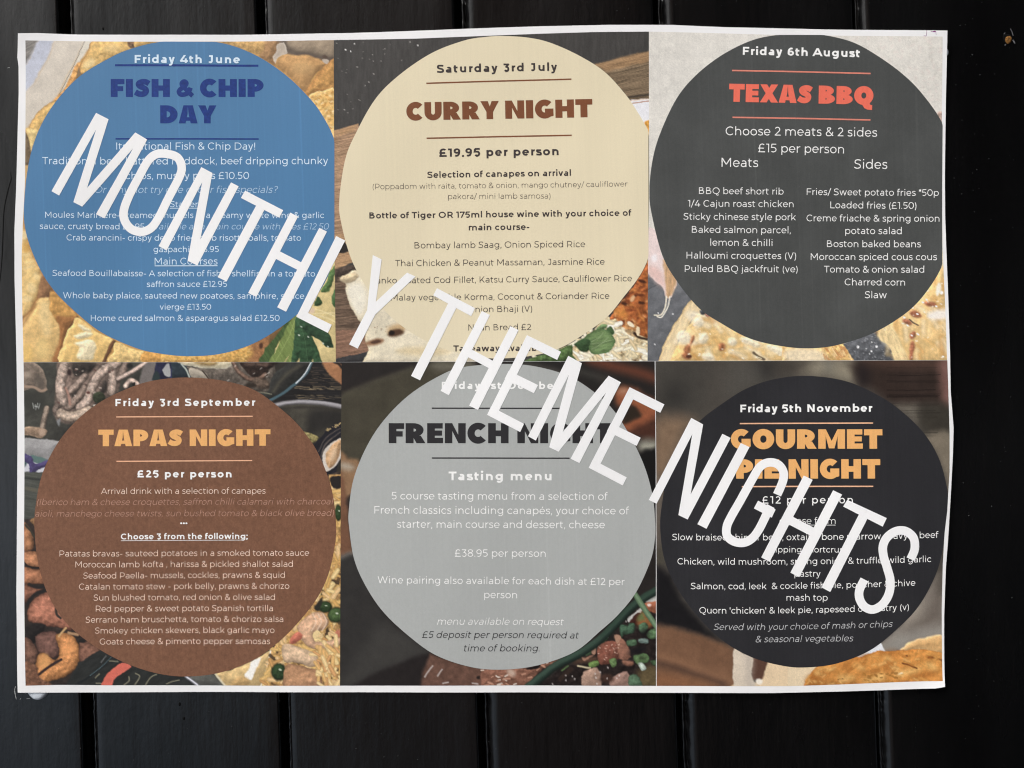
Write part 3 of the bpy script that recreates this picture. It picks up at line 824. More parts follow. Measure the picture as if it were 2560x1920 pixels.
def paint_chips(p):
    G, GB, PALE, SH = (232, 190, 116), (168, 118, 68), (240, 216, 160), (150, 108, 68)
    # tray, paper and greaseproof edge
    p.poly('F1', [(100, 80), (245, 80), (215, 150), (112, 345), (90, 345)], (140, 135, 129), 1, .25, 5, sm=1, wob=1, stretch=(4, .5), ang=-30)
    p.poly('F1', [(242, 80), (410, 80), (345, 260), (185, 550), (90, 680), (90, 340), (112, 340)], (194, 198, 212), 4, .05, sm=1)
    p.poly('F1', [(400, 80), (735, 80), (420, 700), (240, 850), (120, 1010), (90, 1010), (90, 640), (185, 540), (345, 250)], (213, 203, 188), 6, .06, 30, sm=1, wob=2)
    p.poly('F1', [(725, 80), (840, 80), (640, 330), (570, 520), (420, 705)], (223, 215, 198), 3, .04, sm=1)
    p.line('F1', [(718, 95), (600, 350), (500, 560), (425, 698)], 6, (120, 108, 100), .8)
    p.poly('F1', [(640, 310), (710, 440), (560, 600), (430, 760), (370, 780), (410, 700), (520, 560)], (200, 146, 84), 2, .25, 8)
    p.poly('F1', [(660, 370), (720, 440), (640, 480), (640, 420)], (140, 118, 88), 2)
    p.poly('F1', [(830, 80), (1250, 80), (1240, 175), (1040, 260), (830, 385), (700, 450), (662, 370), (700, 290), (755, 190)], G, 1.2, .16, 9, rim=(150, 108, 62), rimw=3.5, wob=3)
    p.spot('F1', 760, 330, 70, 40, PALE, 6, .7, -30); p.spot('F1', 1000, 170, 90, 40, (236, 204, 140), 8, .6)
    p.poly('F1', [(1165, 95), (1255, 95), (1240, 165), (1175, 150)], (128, 98, 72), 2.5, .3, 5)
    p.poly('F1', [(1255, 80), (1500, 80), (1400, 130), (1245, 170)], (212, 172, 104), 2, .1)
    p.poly('F1', [(145, 995), (240, 830), (400, 715), (440, 755), (330, 910), (240, 1080), (160, 1150)], G, 1.2, .16, 9, rim=(158, 116, 68), rimw=3, light=.1)
    p.poly('F1', [(112, 1005), (190, 1000), (245, 1040), (190, 1190), (165, 1270), (120, 1090)], (236, 206, 138), 1.5, .12, 8, rim=(190, 150, 90), rimw=2)
    p.poly('F1', [(90, 1050), (125, 1090), (168, 1270), (130, 1385), (90, 1385)], (126, 106, 80), 2, .15)
    p.poly('F1', [(90, 1384), (140, 1384), (110, 1700), (70, 1700)], (206, 166, 108), 1, .06, sm=1, wob=0)
    # top right
    p.poly('F2', [(160, 80), (770, 80), (745, 240), (560, 240), (350, 150)], (210, 168, 106), 2, .14, 7)
    p.poly('F2', [(755, 80), (920, 80), (870, 290), (845, 320), (870, 390), (740, 320), (675, 275), (735, 200)], (166, 128, 88), 4, .14, 9)
    p.poly('F2', [(930, 80), (1560, 80), (1560, 310), (1420, 330), (1280, 290), (1000, 255), (950, 150)], (156, 138, 116), 5, .10, 14)
    p.line('F2', [(960, 120), (1010, 200), (1130, 250), (1280, 265), (1400, 300), (1520, 310)], 70, (92, 80, 72), 7, .75)
    p.poly('F2', [(895, 140), (960, 125), (1000, 215), (985, 260), (890, 300), (868, 365), (838, 300), (872, 235)], (190, 175, 158), 1.5, .06, rim=(216, 206, 192), rimw=2)
    p.poly('F2', [(985, 262), (1150, 262), (1260, 270), (1410, 335), (1450, 385), (1300, 520), (1215, 690), (1050, 540), (880, 380), (900, 310)], (190, 146, 94), 3, .12, 14, light=.12)
    p.spot('F2', 1180, 420, 130, 80, (206, 166, 112), 12, .6)
    p.poly('F2', [(1570, 320), (1450, 380), (1270, 600), (1215, 690), (1260, 740), (1400, 690), (1570, 700)], (200, 150, 86), 2.5, .16, 9, rim=(160, 112, 66), rimw=5)
    p.poly('F2', [(1410, 320), (1480, 320), (1470, 370), (1430, 360)], (196, 180, 164), 1.5); p.spot('F2', 1440, 290, 30, 20, (96, 78, 68), 3)
    L = [(1250, 735), (1400, 682), (1570, 690), (1570, 1240), (1450, 1020), (1350, 870)]
    p.poly('F2', L, (228, 182, 106), 1.5, .14, 9, rim=(236, 206, 146), rimw=3)
    p.crumbs('F2', L, 90, 1.6, [(244, 220, 170), (236, 200, 130), (200, 140, 70)], .7)
    # lower left
    p.poly('F3', [(100, 60), (175, 60), (180, 92), (100, 92)], (206, 166, 108), 1, sm=1, wob=0)
    p.poly('F3', [(90, 620), (370, 590), (480, 760), (600, 900), (760, 1070), (600, 1320), (530, 1610), (90, 1610)], (176, 126, 76), 2, .12, 12)
    p.poly('F3', [(90, 90), (168, 90), (220, 300), (362, 600), (335, 720), (300, 830), (240, 950), (110, 1100), (90, 1100)], (236, 200, 130), 2, .12, 12, rim=(196, 146, 88), rimw=5)
    p.spot('F3', 150, 130, 40, 50, (240, 222, 176), 5, .7)
    for x, y, a, b in ((170, 350, 60, 14), (220, 440, 60, 16), (200, 500, 80, 14), (230, 740, 50, 70), (180, 860, 60, 40), (280, 600, 30, 40)):
        p.spot('F3', x, y, a, b, (242, 216, 158), 5, .6, -15)
    p.spot('F3', 165, 270, 40, 60, (216, 160, 72), 7, .6)
    p.poly('F3', [(330, 625), (372, 596), (470, 760), (450, 830), (380, 870), (300, 850), (315, 740)], (150, 110, 76), 3, .12, 8)
    p.poly('F3', [(100, 1180), (240, 990), (310, 870), (430, 850), (450, 1000), (540, 1150), (560, 1250), (470, 1610), (90, 1610)], (230, 190, 122), 4, .10, 12)
    p.poly('F3', [(330, 900), (410, 900), (440, 1080), (440, 1250), (380, 1300), (330, 1180), (310, 1040)], (238, 208, 146), 9, .10, 8, .8)
    p.spot('F3', 350, 1430, 80, 120, (236, 206, 134), 12, .6); p.spot('F3', 170, 1500, 60, 120, (232, 190, 100), 10, .5)
    p.line('F3', [(120, 1170), (190, 1060), (270, 930)], 30, (176, 132, 82), 5, .8)
    p.poly('F3', [(455, 780), (560, 850), (755, 1070), (660, 1130), (540, 1140), (440, 1000), (440, 880)], (202, 152, 84), 3, .16, 9)
    p.poly('F3', [(500, 1060), (620, 1070), (752, 1070), (700, 1150), (620, 1290), (590, 1400), (545, 1610), (450, 1610), (540, 1360), (550, 1200)], (158, 108, 64), 5, .10, 8)
    p.line('F3', [(752, 1075), (690, 1150), (640, 1230), (600, 1350)], 14, (96, 66, 44), 2, .8)
    p.poly('F3', [(752, 1080), (1000, 1260), (1175, 1345), (1100, 1480), (1035, 1610), (545, 1610), (590, 1380), (640, 1240), (690, 1160)], (234, 194, 120), 1.5, .11, 11, rim=(236, 200, 130), rimw=4)
    for L in ([(720, 1375), (820, 1340), (900, 1330), (965, 1400), (940, 1520), (900, 1570), (740, 1545), (775, 1430)], [(712, 1290), (850, 1240), (930, 1260), (880, 1300), (780, 1320)], [(760, 1150), (870, 1200), (900, 1240), (790, 1210)]):
        p.poly('F3', L, (240, 226, 188), 4, .08, 6, .9)
    p.poly('F3', [(1150, 1340), (1200, 1362), (1120, 1500), (1075, 1610), (1030, 1610), (1090, 1470)], (112, 78, 54), 2, .1)
    p.poly('F3', [(1195, 1365), (1420, 1450), (1530, 1480), (1515, 1610), (1105, 1610), (1170, 1470)], (224, 190, 124), 2, .16, 7)
    p.poly('F3', [(1525, 1475), (1880, 1510), (1880, 1610), (1510, 1610)], (208, 154, 82), 2, .15, 7)
    # below the circle and the herb on the right
    L = [(-150, 1370), (250, 1380), (600, 1330), (900, 1250), (1300, 1060), (1330, 1200), (1200, 1500), (-150, 1500)]
    p.poly('F4', L, (208, 162, 88), 1, .16, 7, sm=1)
    p.crumbs('F4', L, 160, 1.5, [(236, 200, 130), (180, 130, 70), (226, 184, 110)], .6)
    p.poly('F4', [(1000, 1240), (1290, 1060), (1350, 1130), (1200, 1480), (960, 1480), (1040, 1350)], (164, 116, 76), 8, .22, 6)
    p.spot('F4', 1150, 1260, 28, 36, (88, 58, 44), 3)
    p.poly('F4', [(1560, 850), (1700, 560), (1900, 380), (2150, 100), (2150, 1500), (1200, 1500), (1420, 1150)], (222, 200, 140), 2, .08, 16, sm=1)
    for L in ([(1780, 780), (1900, 800), (2100, 880)], [(1850, 860), (2000, 900), (2110, 960)], [(1800, 840), (1950, 840), (2110, 830)]):
        p.line('F4', L, 14, (236, 220, 170), 2, .7)
    p.spot('F4', 1790, 800, 50, 40, (226, 200, 170), 4)
    p.poly('F4', [(1290, 1060), (1480, 940), (1590, 870), (1500, 1100), (1300, 1250), (1250, 1200)], (110, 84, 54), 3, .12)
    p.poly('F4', [(1500, 930), (1560, 935), (1450, 1100), (1340, 1280), (1240, 1500), (1110, 1500), (1200, 1300), (1290, 1190), (1410, 1030)], (76, 98, 58), 1.5, .2, 8, stretch=(.4, 3), ang=-30)
    p.poly('F4', [(1580, 870), (1600, 960), (1565, 1250), (1535, 1500), (1440, 1500), (1505, 1380), (1390, 1500), (1240, 1500), (1350, 1290), (1435, 1100), (1515, 960)], (128, 148, 82), 1.5, .16, 8, stretch=(.4, 3), ang=-25)
    p.line('F4', [(1590, 900), (1500, 1150), (1330, 1460)], 8, (168, 182, 112), 1, .7)
    p.poly('F4', [(1590, 890), (1700, 930), (1770, 1000), (1800, 1140), (1870, 1280), (1930, 1500), (1830, 1500), (1815, 1430), (1780, 1500), (1655, 1500), (1640, 1405), (1590, 1500), (1530, 1500), (1555, 1300), (1580, 1080)], (58, 88, 60), 1.5, .22, 9)
    p.poly('F4', [(1640, 920), (1800, 960), (2010, 1090), (2060, 1210), (2072, 1285), (1985, 1270), (1900, 1190), (1790, 1130), (1690, 1050)], (54, 80, 58), 1.5, .2, 8)
    for x, y in ((1635, 1120), (1755, 1140), (1945, 1230), (2010, 1270), (1660, 1010)): p.spot('F4', x, y, 14, 8, (214, 220, 206), 1.2, .9, 35)
    p.line('F4', [(1620, 950), (1700, 1150), (1740, 1450)], 8, (88, 118, 84), 1, .6)
    p.poly('F4', [(2110, 210), (2100, 340), (2010, 560), (1915, 560), (1950, 470), (1995, 430), (2020, 330)], (94, 124, 74), 1.5, .2, 8)
    p.poly('F4', [(2120, 480), (2120, 740), (2050, 720), (2065, 600)], (80, 112, 70), 1.5, .15)
    p.poly('F4', [(1870, 620), (1930, 715), (1830, 745)], (60, 86, 54), 1.5, .15)

def paint_curry(p):
    st = (6, .45)
    p.crumbs('F5', [(70, 160), (900, 160), (300, 900), (70, 900)], 30, .8, [(190, 186, 178), (140, 136, 130)], .8)
    for x, y in ((885, 212), (170, 252), (225, 268), (260, 190)): p.spot('F5', x, y, 6, 8, (226, 224, 220), .8)
    L = [(40, 1062), (300, 985), (330, 1100), (150, 1500), (120, 1800), (40, 1800)]
    p.poly('F5', L, (172, 138, 108), 1, .32, 5, sm=1, wob=1, stretch=st, ang=-12)
    p.poly('F5', [(40, 1062), (300, 985), (260, 1060), (40, 1130)], (190, 150, 108), 3, .2, 5, .8, sm=1, stretch=st, ang=-12)
    p.poly('F6', [(40, -250), (150, -250), (170, 420), (40, 400)], (174, 140, 110), 1, .32, 5, sm=1, wob=1, stretch=st, ang=-8)
    p.poly('F6', [(40, 395), (190, 395), (270, 640), (40, 760)], (186, 148, 110), 2, .28, 5, sm=1, stretch=st, ang=-10)
    p.poly('F6', [(70, 560), (140, 480), (185, 500), (200, 570)], (52, 48, 46), 2)
    p.poly('F6', [(40, 740), (270, 690), (350, 880), (350, 1300), (40, 1340)], (112, 92, 76), 2, .4, 5, sm=1, stretch=st, ang=-5)
    p.poly('F6', [(70, 735), (240, 690), (260, 745), (110, 800), (75, 850)], (80, 68, 60), 3, .2, 6)
    p.poly('F6', [(40, 1300), (360, 1300), (400, 1510), (40, 1590)], (142, 108, 88), 3, .28, 5, sm=1, stretch=st, ang=-10)
    p.poly('F6', [(40, 1582), (390, 1500), (420, 1640), (40, 1640)], (58, 57, 58), 1.2, .12, 8, sm=1)
    naan = [(110, 815), (165, 780), (270, 740), (500, 840), (620, 980), (760, 1100), (900, 1240), (1000, 1380), (1300, 1400), (1400, 1480), (1400, 1640), (405, 1640), (385, 1500), (355, 1400), (345, 1310), (300, 1215), (220, 1100), (170, 950), (165, 870)]
    p.poly('F6', naan, (228, 217, 190), 1.5, .08, 22, rim=(202, 188, 156), rimw=5)
    p.poly('F6', [(180, 900), (300, 860), (370, 1000), (300, 1160), (230, 1080)], (240, 234, 216), 8, .05, 20, .8)
    p.poly('F6', [(110, 815), (240, 755), (290, 790), (220, 850), (150, 860)], (206, 186, 150), 3, .1)
    p.spot('F6', 650, 1290, 100, 50, (196, 160, 112), 8, .8, -20); p.spot('F6', 640, 1330, 75, 36, (84, 58, 42), 5, .95, -12); p.spot('F6', 600, 1330, 28, 22, (42, 32, 28), 3)
    p.spot('F6', 440, 1415, 90, 30, (150, 108, 78), 5, .9, -12); p.spot('F6', 450, 1412, 50, 16, (92, 66, 54), 3, 1, -10)
    p.spot('F6', 900, 1500, 260, 40, (214, 190, 140), 10, .6)
    p.crumbs('F6', [(430, 1250), (560, 1250), (560, 1330), (430, 1330)], 8, .8, [(150, 120, 90)], .8)
    # upper right: board, plate rim
    L = [(780, 520), (1540, 336), (1540, 950), (1290, 985), (1200, 850), (1000, 650)]
    p.poly('F8', L, (128, 109, 86), 1, .34, 5, sm=1, wob=1, stretch=(7, .4), ang=-13)
    p.poly('F8', [(800, 512), (1540, 336), (1540, 470), (1000, 590)], (176, 138, 98), 5, .3, 5, .75, sm=1, stretch=(7, .4), ang=-13)
    p.line('F8', [(1250, 925), (1540, 885)], 26, (66, 58, 50), 3, .9)
    p.poly('F8', [(1270, 960), (1540, 940), (1540, 1420), (1440, 1240)], (230, 230, 234), 1, .02, sm=1)
    p.line('F8', [(1280, 972), (1400, 955), (1540, 946)], 14, (226, 204, 186), 1)
    p.line('F8', [(1300, 1002), (1400, 985), (1540, 970)], 12, (188, 142, 116), 1)
    p.poly('F8', [(1455, 1245), (1490, 1215), (1540, 1218), (1540, 1420), (1510, 1340)], (218, 156, 66), 2, .2, 5)
    # lower right: curry, rice, coriander
    L = [(1900, 150), (1900, 1270), (1650, 1220), (1450, 1050), (1340, 980), (1500, 760), (1640, 590), (1760, 400)]
    p.poly('F7', L, (172, 98, 54), 1.5, .26, 11, sm=1)
    p.crumbs('F7', L, 60, 2.6, [(214, 142, 74), (122, 62, 38), (196, 116, 60), (226, 168, 110), (100, 52, 34)], .6, 2.2, 30, 60, 2.0)
    for x, y, a, b in ((1550, 770, 40, 26), (1790, 760, 50, 22), (1800, 460, 60, 24), (1700, 660, 20, 12)): p.spot('F7', x, y, a, b, (64, 38, 30), 3, .8, 15)
    p.spot('F7', 1500, 900, 100, 60, (222, 150, 70), 8, .7, 20); p.spot('F7', 1660, 700, 26, 50, (232, 196, 150), 3, .8, 20)
    rice = [(1250, 1010), (1420, 980), (1520, 1090), (1700, 1180), (1900, 1250), (1900, 1600), (200, 1600), (820, 1330), (1100, 1180)]
    p.poly('F7', rice, (206, 184, 142), 2, .28, 8, sm=1)
    p.crumbs('F7', rice, 34, 3.0, [(92, 66, 44), (120, 88, 58)], .7, 1.5, 20, 90, 1.5)
    p.crumbs('F7', rice, 150, 4.2, [(240, 230, 202), (228, 212, 172), (246, 240, 222), (222, 200, 156)], .95, 2.6, 20, 70)
    p.poly('F7', [(1590, 1030), (1760, 1090), (1760, 1200), (1700, 1230), (1560, 1150)], (192, 148, 96), 3, .3, 7, .7)
    p.line('F7', [(1690, 1180), (1760, 1235), (1880, 1262)], 34, (52, 36, 28), 2.5, .9)
    p.spot('F7', 1740, 1150, 26, 70, (236, 214, 176), 1.5, 1, -5); p.spot('F7', 1640, 1055, 60, 26, (238, 222, 190), 1.5, 1, 40)
    p.poly('F7', [(420, 1475), (700, 1390), (830, 1330), (840, 1480), (860, 1600), (150, 1600)], (84, 108, 64), 2, .28, 9)
    p.poly('F7', [(860, 1320), (1010, 1240), (1090, 1290), (1070, 1400), (980, 1440), (890, 1370)], (62, 86, 56), 2, .2, 8)
    p.poly('F7', [(1170, 1110), (1240, 1050), (1310, 1060), (1300, 1110), (1220, 1140), (1180, 1180)], (112, 138, 92), 1.5, .2, 7)
    p.poly('F7', [(1310, 1110), (1370, 1090), (1415, 1150), (1390, 1200), (1320, 1180)], (74, 100, 64), 1.5, .2, 7)
    p.poly('F7', [(1010, 1240), (1180, 1120), (1300, 1130), (1385, 1200), (1425, 1310), (1340, 1430), (1200, 1465), (1090, 1450), (1060, 1380), (1075, 1290)], (116, 142, 92), 1.5, .24, 8, rim=(84, 112, 70), rimw=4, stretch=(2, .5), ang=-15)
    for L in ([(1080, 1330), (1220, 1310), (1400, 1270)], [(1100, 1400), (1230, 1330), (1330, 1230)], [(1090, 1300), (1200, 1240), (1260, 1170)]):
        p.line('F7', L, 9, (164, 184, 140), 1.2, .6)

def paint_meat(p):
    p.crumbs('G3', [(100, 180), (1620, 180), (1620, 1200)], 200, 2.2, [(206, 202, 190), (236, 232, 222), (226, 212, 204)], .35, 1.2, 0, 90, 2)
    p.poly('G3', [(1560, 1235), (1640, 1230), (1640, 1360), (1600, 1320)], (186, 160, 146), 2, .2, 5)
    p.poly(None, [(1560, 640), (1650, 680), (1660, 706), (1720, 700), (1760, 800), (1700, 930), (1560, 930)], (112, 114, 118), 3, .10, 14, sm=1)
    p.line('G1', [(80, 850), (140, 815), (200, 790)], 8, (78, 80, 84), 1.2, .7)
    p.poly('G1', [(-40, 250), (150, 220), (220, 480), (380, 740), (340, 880), (325, 930), (268, 930), (235, 830), (150, 755), (60, 660), (-40, 600)], (234, 214, 210), 1.5, .05, 20, wob=1)
    p.poly('G1', [(85, 600), (200, 640), (250, 760), (240, 830), (150, 755), (85, 680)], (228, 190, 180), 9, .05, 10, .8)
    p.poly('G1', [(240, 540), (300, 600), (378, 740), (335, 900), (280, 925), (255, 760)], (208, 168, 126), 4, .14, 6, stretch=(.5, 3))
    p.spot('G1', 150, 520, 30, 40, (244, 238, 240), 5, .8)
    p.line('G1', [(276, 920), (262, 1020), (222, 1105), (150, 1113)], 16, (226, 216, 196), 1, round_=.2)
    p.line('G1', [(312, 920), (285, 1030), (225, 1130), (180, 1128)], 13, (236, 228, 212), 1, round_=.2)
    for x, y in ((340, 1098), (155, 1413), (192, 1090)): p.spot('G1', x, y, 8, 8, (222, 222, 224), .9)
    p.poly('G1', [(530, 950), (640, 1030), (620, 1100), (540, 1160), (480, 1250), (400, 1350), (320, 1620), (190, 1620), (280, 1340), (420, 1110)], (238, 214, 168), 1.5, .14, 8, rim=(222, 186, 128), rimw=3, stretch=(.6, 2.5), ang=25)
    L = [(600, 1090), (690, 1080), (1000, 1290), (1250, 1390), (1659, 1440), (1800, 1440), (1800, 1620), (300, 1620), (380, 1420), (480, 1250)]
    p.poly('G1', L, (238, 200, 134), 2, .12, 18, sm=1)
    p.crumbs('G1', L, 40, 6.5, [(246, 236, 214), (240, 220, 176), (206, 146, 76), (236, 196, 124)], .4, 3.0, 30, 40, 3.5)
    for x, y, a, b in ((450, 1340, 70, 70), (660, 1350, 50, 60), (610, 1180, 50, 50), (1150, 1390, 110, 40), (1450, 1480, 150, 40), (700, 1540, 60, 40), (960, 1390, 50, 40)): p.spot('G1', x, y, a, b, (246, 234, 206), 5, .85, 20, .08)
    for x, y, a, b in ((490, 1470, 36, 60), (480, 1540, 50, 30), (850, 1440, 36, 46), (540, 1370, 20, 50)): p.spot('G1', x, y, a, b, (168, 104, 72), 4, .85, 20, .25)
    p.spot('G1', 505, 1540, 30, 18, (96, 62, 50), 2.5); p.spot('G1', 650, 1080, 36, 30, (90, 92, 96), 2.5, 1, 0, .3); p.spot('G1', 700, 1110, 30, 16, (176, 120, 106), 2, .9, 30)
    p.line('G1', [(1180, 1500), (1230, 1540), (1290, 1570)], 26, (120, 104, 82), 2); p.line('G1', [(1190, 1530), (1260, 1560)], 8, (232, 220, 180), 1)
    p.crumbs('G1', L, 24, 1.3, [(250, 244, 230)], .7)
    # right half
    p.poly('G2', [(-120, 1300), (300, 1300), (690, 1255), (750, 1360), (830, 1500), (-120, 1500)], (228, 186, 118), 1.5, .18, 10, sm=1)
    p.poly('G2', [(-60, 1330), (300, 1320), (420, 1400), (430, 1500), (-60, 1500)], (240, 224, 192), 10, .12, 8, .85)
    p.crumbs('G2', [(430, 1310), (680, 1270), (800, 1470), (430, 1470)], 30, 2, [(206, 144, 90), (240, 206, 150)], .7, 3, 60, 15)
    L = [(672, 1265), (900, 1180), (1125, 1090), (1165, 1200), (1255, 1255), (1310, 1340), (1360, 1500), (825, 1500)]
    p.poly('G2', L, (100, 102, 106), 1.2, .16, 8, sm=1)
    p.crumbs('G2', L, 60, .9, [(176, 178, 182), (140, 142, 146)], .8)
    for x, y, r in ((870, 1303, 18), (1112, 1300, 17), (1047, 1360, 11), (1050, 1240, 8), (1020, 1392, 9), (980, 1330, 7)): p.spot('G2', x, y, r, r, (228, 228, 230), 1)
    L = [(1118, 1100), (1320, 985), (1480, 860), (1700, 670), (1870, 410), (2030, 150), (2080, 900), (2080, 1500), (1355, 1500), (1300, 1330), (1240, 1250), (1170, 1210)]
    p.poly('G2', L, (236, 198, 134), 1.5, .12, 18, sm=1)
    p.crumbs('G2', L, 50, 6.0, [(240, 214, 160), (206, 148, 80), (234, 196, 128), (246, 232, 200)], .4, 3.0, 60, 40, 3.5)
    p.poly('G2', [(1130, 1110), (1300, 1010), (1400, 1180), (1480, 1340), (1520, 1500), (1355, 1500), (1300, 1330), (1240, 1250), (1170, 1210)], (240, 214, 160), 4, .16, 7, .85, stretch=(.6, 2), ang=-20)
    p.spot('G2', 1930, 880, 150, 70, (244, 236, 226), 7, .95, -8); p.spot('G2', 1930, 540, 30, 90, (246, 240, 226), 3, .9, 10); p.spot('G2', 1970, 590, 24, 24, (250, 246, 238), 2)
    for x, y, a, b, t in ((1630, 870, 80, 44, 20), (1820, 740, 80, 36, 10), (1520, 970, 70, 36, 25), (1590, 1150, 40, 60, 20), (1580, 1310, 36, 80, 10), (1565, 1420, 26, 60, 0)): p.spot('G2', x, y, a, b, (166, 98, 74), 4, .85, t, .25)
    p.line('G2', [(1550, 940), (1610, 990), (1660, 1020)], 16, (96, 80, 70), 1.5)
    for x, y in ((1650, 865), (1480, 910), (1530, 1022), (1725, 720), (1770, 680), (1590, 785), (1580, 1155), (1900, 770), (1985, 1430), (1660, 1140)): p.spot('G2', x, y, 18, 11, (250, 246, 240), 1.2, 1, 30)
    p.crumbs('G2', L, 22, 1.2, [(250, 244, 230)], .7)

def paint_tapas(p):
    T, TD = (176, 152, 136), (128, 108, 96)
    p.poly('G4', [(60, 60), (1900, 60), (1500, 450), (900, 800), (560, 1140), (60, 1080)], (72, 71, 64), 3, .14, 14, sm=1)
    def tent(L, w, c=T):
        p.line('G4', L, w * 1.12, (66, 58, 52), 4, .6); p.line('G4', L, w, c, 2.5, 1, amp=.3, round_=.36); p.line('G4', [(x - w * .12, y - w * .1) for x, y in L], w * .22, (200, 180, 164), 5, .35)
    p.poly('G4', [(540, 70), (900, 100), (1350, 80), (1340, 460), (1010, 660), (830, 860), (600, 880), (500, 760), (520, 500), (560, 250)], (126, 106, 94), 4, .34, 16, light=.1)
    for L_ in ([(740, 90), (1050, 90), (1000, 180), (900, 240), (760, 260)], [(720, 470), (900, 380), (930, 420), (760, 560)], [(1150, 330), (1190, 330), (1180, 470), (1100, 480)], [(640, 650), (760, 620), (800, 680), (700, 700)]):
        p.poly('G4', L_, (62, 55, 50), 5, .2, 8)
    p.poly('G4', [(60, 80), (240, 85), (330, 170), (400, 320), (390, 450), (300, 470), (200, 420), (60, 440)], (126, 110, 96), 2, .2, 9, rim=(160, 138, 118), rimw=4)
    p.spot('G4', 140, 240, 60, 50, (178, 158, 138), 6, .8); p.spot('G4', 300, 330, 60, 90, (98, 88, 78), 8, .8, -20); p.line('G4', [(100, 400), (220, 410), (330, 460), (390, 440)], 34, (166, 138, 116), 2)
    tent([(1450, 80), (1400, 200), (1300, 330)], 90, TD); tent([(560, 640), (520, 720), (640, 780)], 80, TD)
    tent([(900, 270), (800, 380), (700, 470)], 90, (146, 124, 110)); tent([(900, 430), (800, 560), (680, 680)], 100, (140, 118, 104))
    tent([(650, 80), (600, 250), (580, 420), (610, 600)], 130); p.line('G4', [(650, 420), (690, 520), (710, 640)], 30, (186, 136, 116), 2, .8)
    tent([(1260, 180), (1270, 320), (1250, 470)], 105); tent([(1330, 80), (1120, 220), (1010, 380), (940, 580), (840, 680)], 115)
    tent([(590, 760), (700, 800), (850, 770), (950, 720)], 130, (186, 162, 140)); tent([(1720, 80), (1520, 210), (1340, 300)], 56, (190, 164, 150))
    tent([(1440, 400), (1510, 320), (1600, 370)], 60, (196, 168, 152)); p.spot('G4', 1545, 370, 18, 26, (40, 38, 36), 1.5, 1, 30); p.spot('G4', 1500, 130, 40, 30, (46, 44, 42), 3)
    p.spot('G4', 950, 480, 26, 20, (112, 70, 62), 2); p.spot('G4', 700, 220, 30, 40, (60, 46, 44), 3)
    p.crumbs('G4', [(540, 90), (1350, 90), (1000, 700), (540, 700)], 26, 1.5, [(110, 72, 66), (206, 186, 170)], .7)
    p.poly('G4', [(1720, 80), (1850, 80), (1795, 340), (1620, 370), (1660, 200)], (120, 112, 108), 3, .06)
    p.poly('G4', [(1840, 60), (2120, 60), (2095, 300), (1795, 320)], (42, 43, 70), 1.5, .12, 9, sm=1); p.poly('G4', [(1790, 320), (1850, 180), (1900, 320)], (48, 62, 62), 3)
    p.poly('G4', [(1930, 180), (2020, 105), (2030, 250), (1975, 270)], (166, 166, 166), 1.5); p.line('G4', [(2098, 80), (2075, 290)], 13, (172, 168, 206), .8); p.line('G4', [(2060, 80), (2040, 290)], 20, (62, 60, 120), 1.2)
    p.spot('G4', 1090, 545, 82, 78, (58, 64, 46), 2, 1, 0, .2); p.spot('G4', 1040, 650, 26, 12, (206, 196, 184), 1.5)
    p.spot('G4', 230, 600, 150, 140, (62, 62, 56), 8, .8)
    for L in ([(215, 620), (225, 690)], [(250, 640), (250, 710)], [(280, 625), (262, 680)], [(305, 630), (290, 690)], [(230, 660), (290, 670)]): p.line('G4', L, 9, (206, 210, 206), 1.4, .7)
    tent([(400, 690), (370, 820), (340, 960)], 70, (150, 130, 112)); p.poly('G4', [(60, 960), (200, 930), (360, 960), (400, 1010), (340, 1080), (200, 1050), (60, 1040)], (152, 124, 100), 2, .2, 8, rim=(182, 150, 120), rimw=3); p.spot('G4', 340, 1010, 40, 50, (188, 158, 134), 4, .8)
    p.poly('G4', [(540, 850), (580, 830), (570, 930)], (136, 138, 140), 3)
    p.poly('G4', [(60, 1080), (300, 1090), (600, 1115), (520, 1300), (440, 1380), (60, 1290)], (152, 150, 149), 2, .08, 24, sm=1)
    p.poly('G4', [(60, 1262), (200, 1320), (440, 1370), (420, 1600), (60, 1570)], (198, 198, 206), 1.5, sm=1)
    p.poly('G4', [(180, 1310), (440, 1370), (320, 1420), (240, 1400)], (92, 122, 116), 2); p.poly('G4', [(60, 1300), (150, 1350), (130, 1440), (60, 1480)], (66, 92, 96), 3)
    p.poly('G4', [(60, 1262), (200, 1330), (250, 1420), (330, 1400), (450, 1360), (410, 1450), (290, 1490), (220, 1560), (170, 1540), (160, 1430), (60, 1350)], (76, 66, 112), 1.5, .1, 9)
    p.poly('G4', [(60, 1540), (200, 1565), (420, 1590), (420, 1700), (60, 1700)], (74, 76, 86), 2, sm=1)
    # clams, glass and dark table, upper right
    p.poly('G5', [(-60, 60), (130, 60), (220, 300), (-60, 300)], (46, 58, 66), 1.5, .15, sm=1); p.line('G5', [(70, 100), (130, 180), (170, 270)], 22, (196, 204, 190), 2, .9)
    p.poly('G5', [(130, 130), (430, 170), (720, 100), (900, 60), (1250, 60), (1320, 330), (1200, 460), (1000, 480), (860, 420), (500, 320), (200, 280)], (102, 92, 82), 2, .25, 9, sm=1)
    p.poly('G5', [(180, 160), (330, 190), (420, 290), (200, 275)], (168, 156, 138), 2, .08); p.line('G5', [(340, 190), (420, 290)], 14, (54, 42, 36), 1.5)
    p.poly('G5', [(50, 60), (740, 60), (680, 140), (560, 165), (400, 165), (200, 130), (100, 105)], (206, 192, 156), 2, .1, 10, rim=(224, 216, 192), rimw=3)
    p.poly('G5', [(240, 60), (520, 60), (500, 120), (330, 120)], (184, 152, 96), 5, .12)
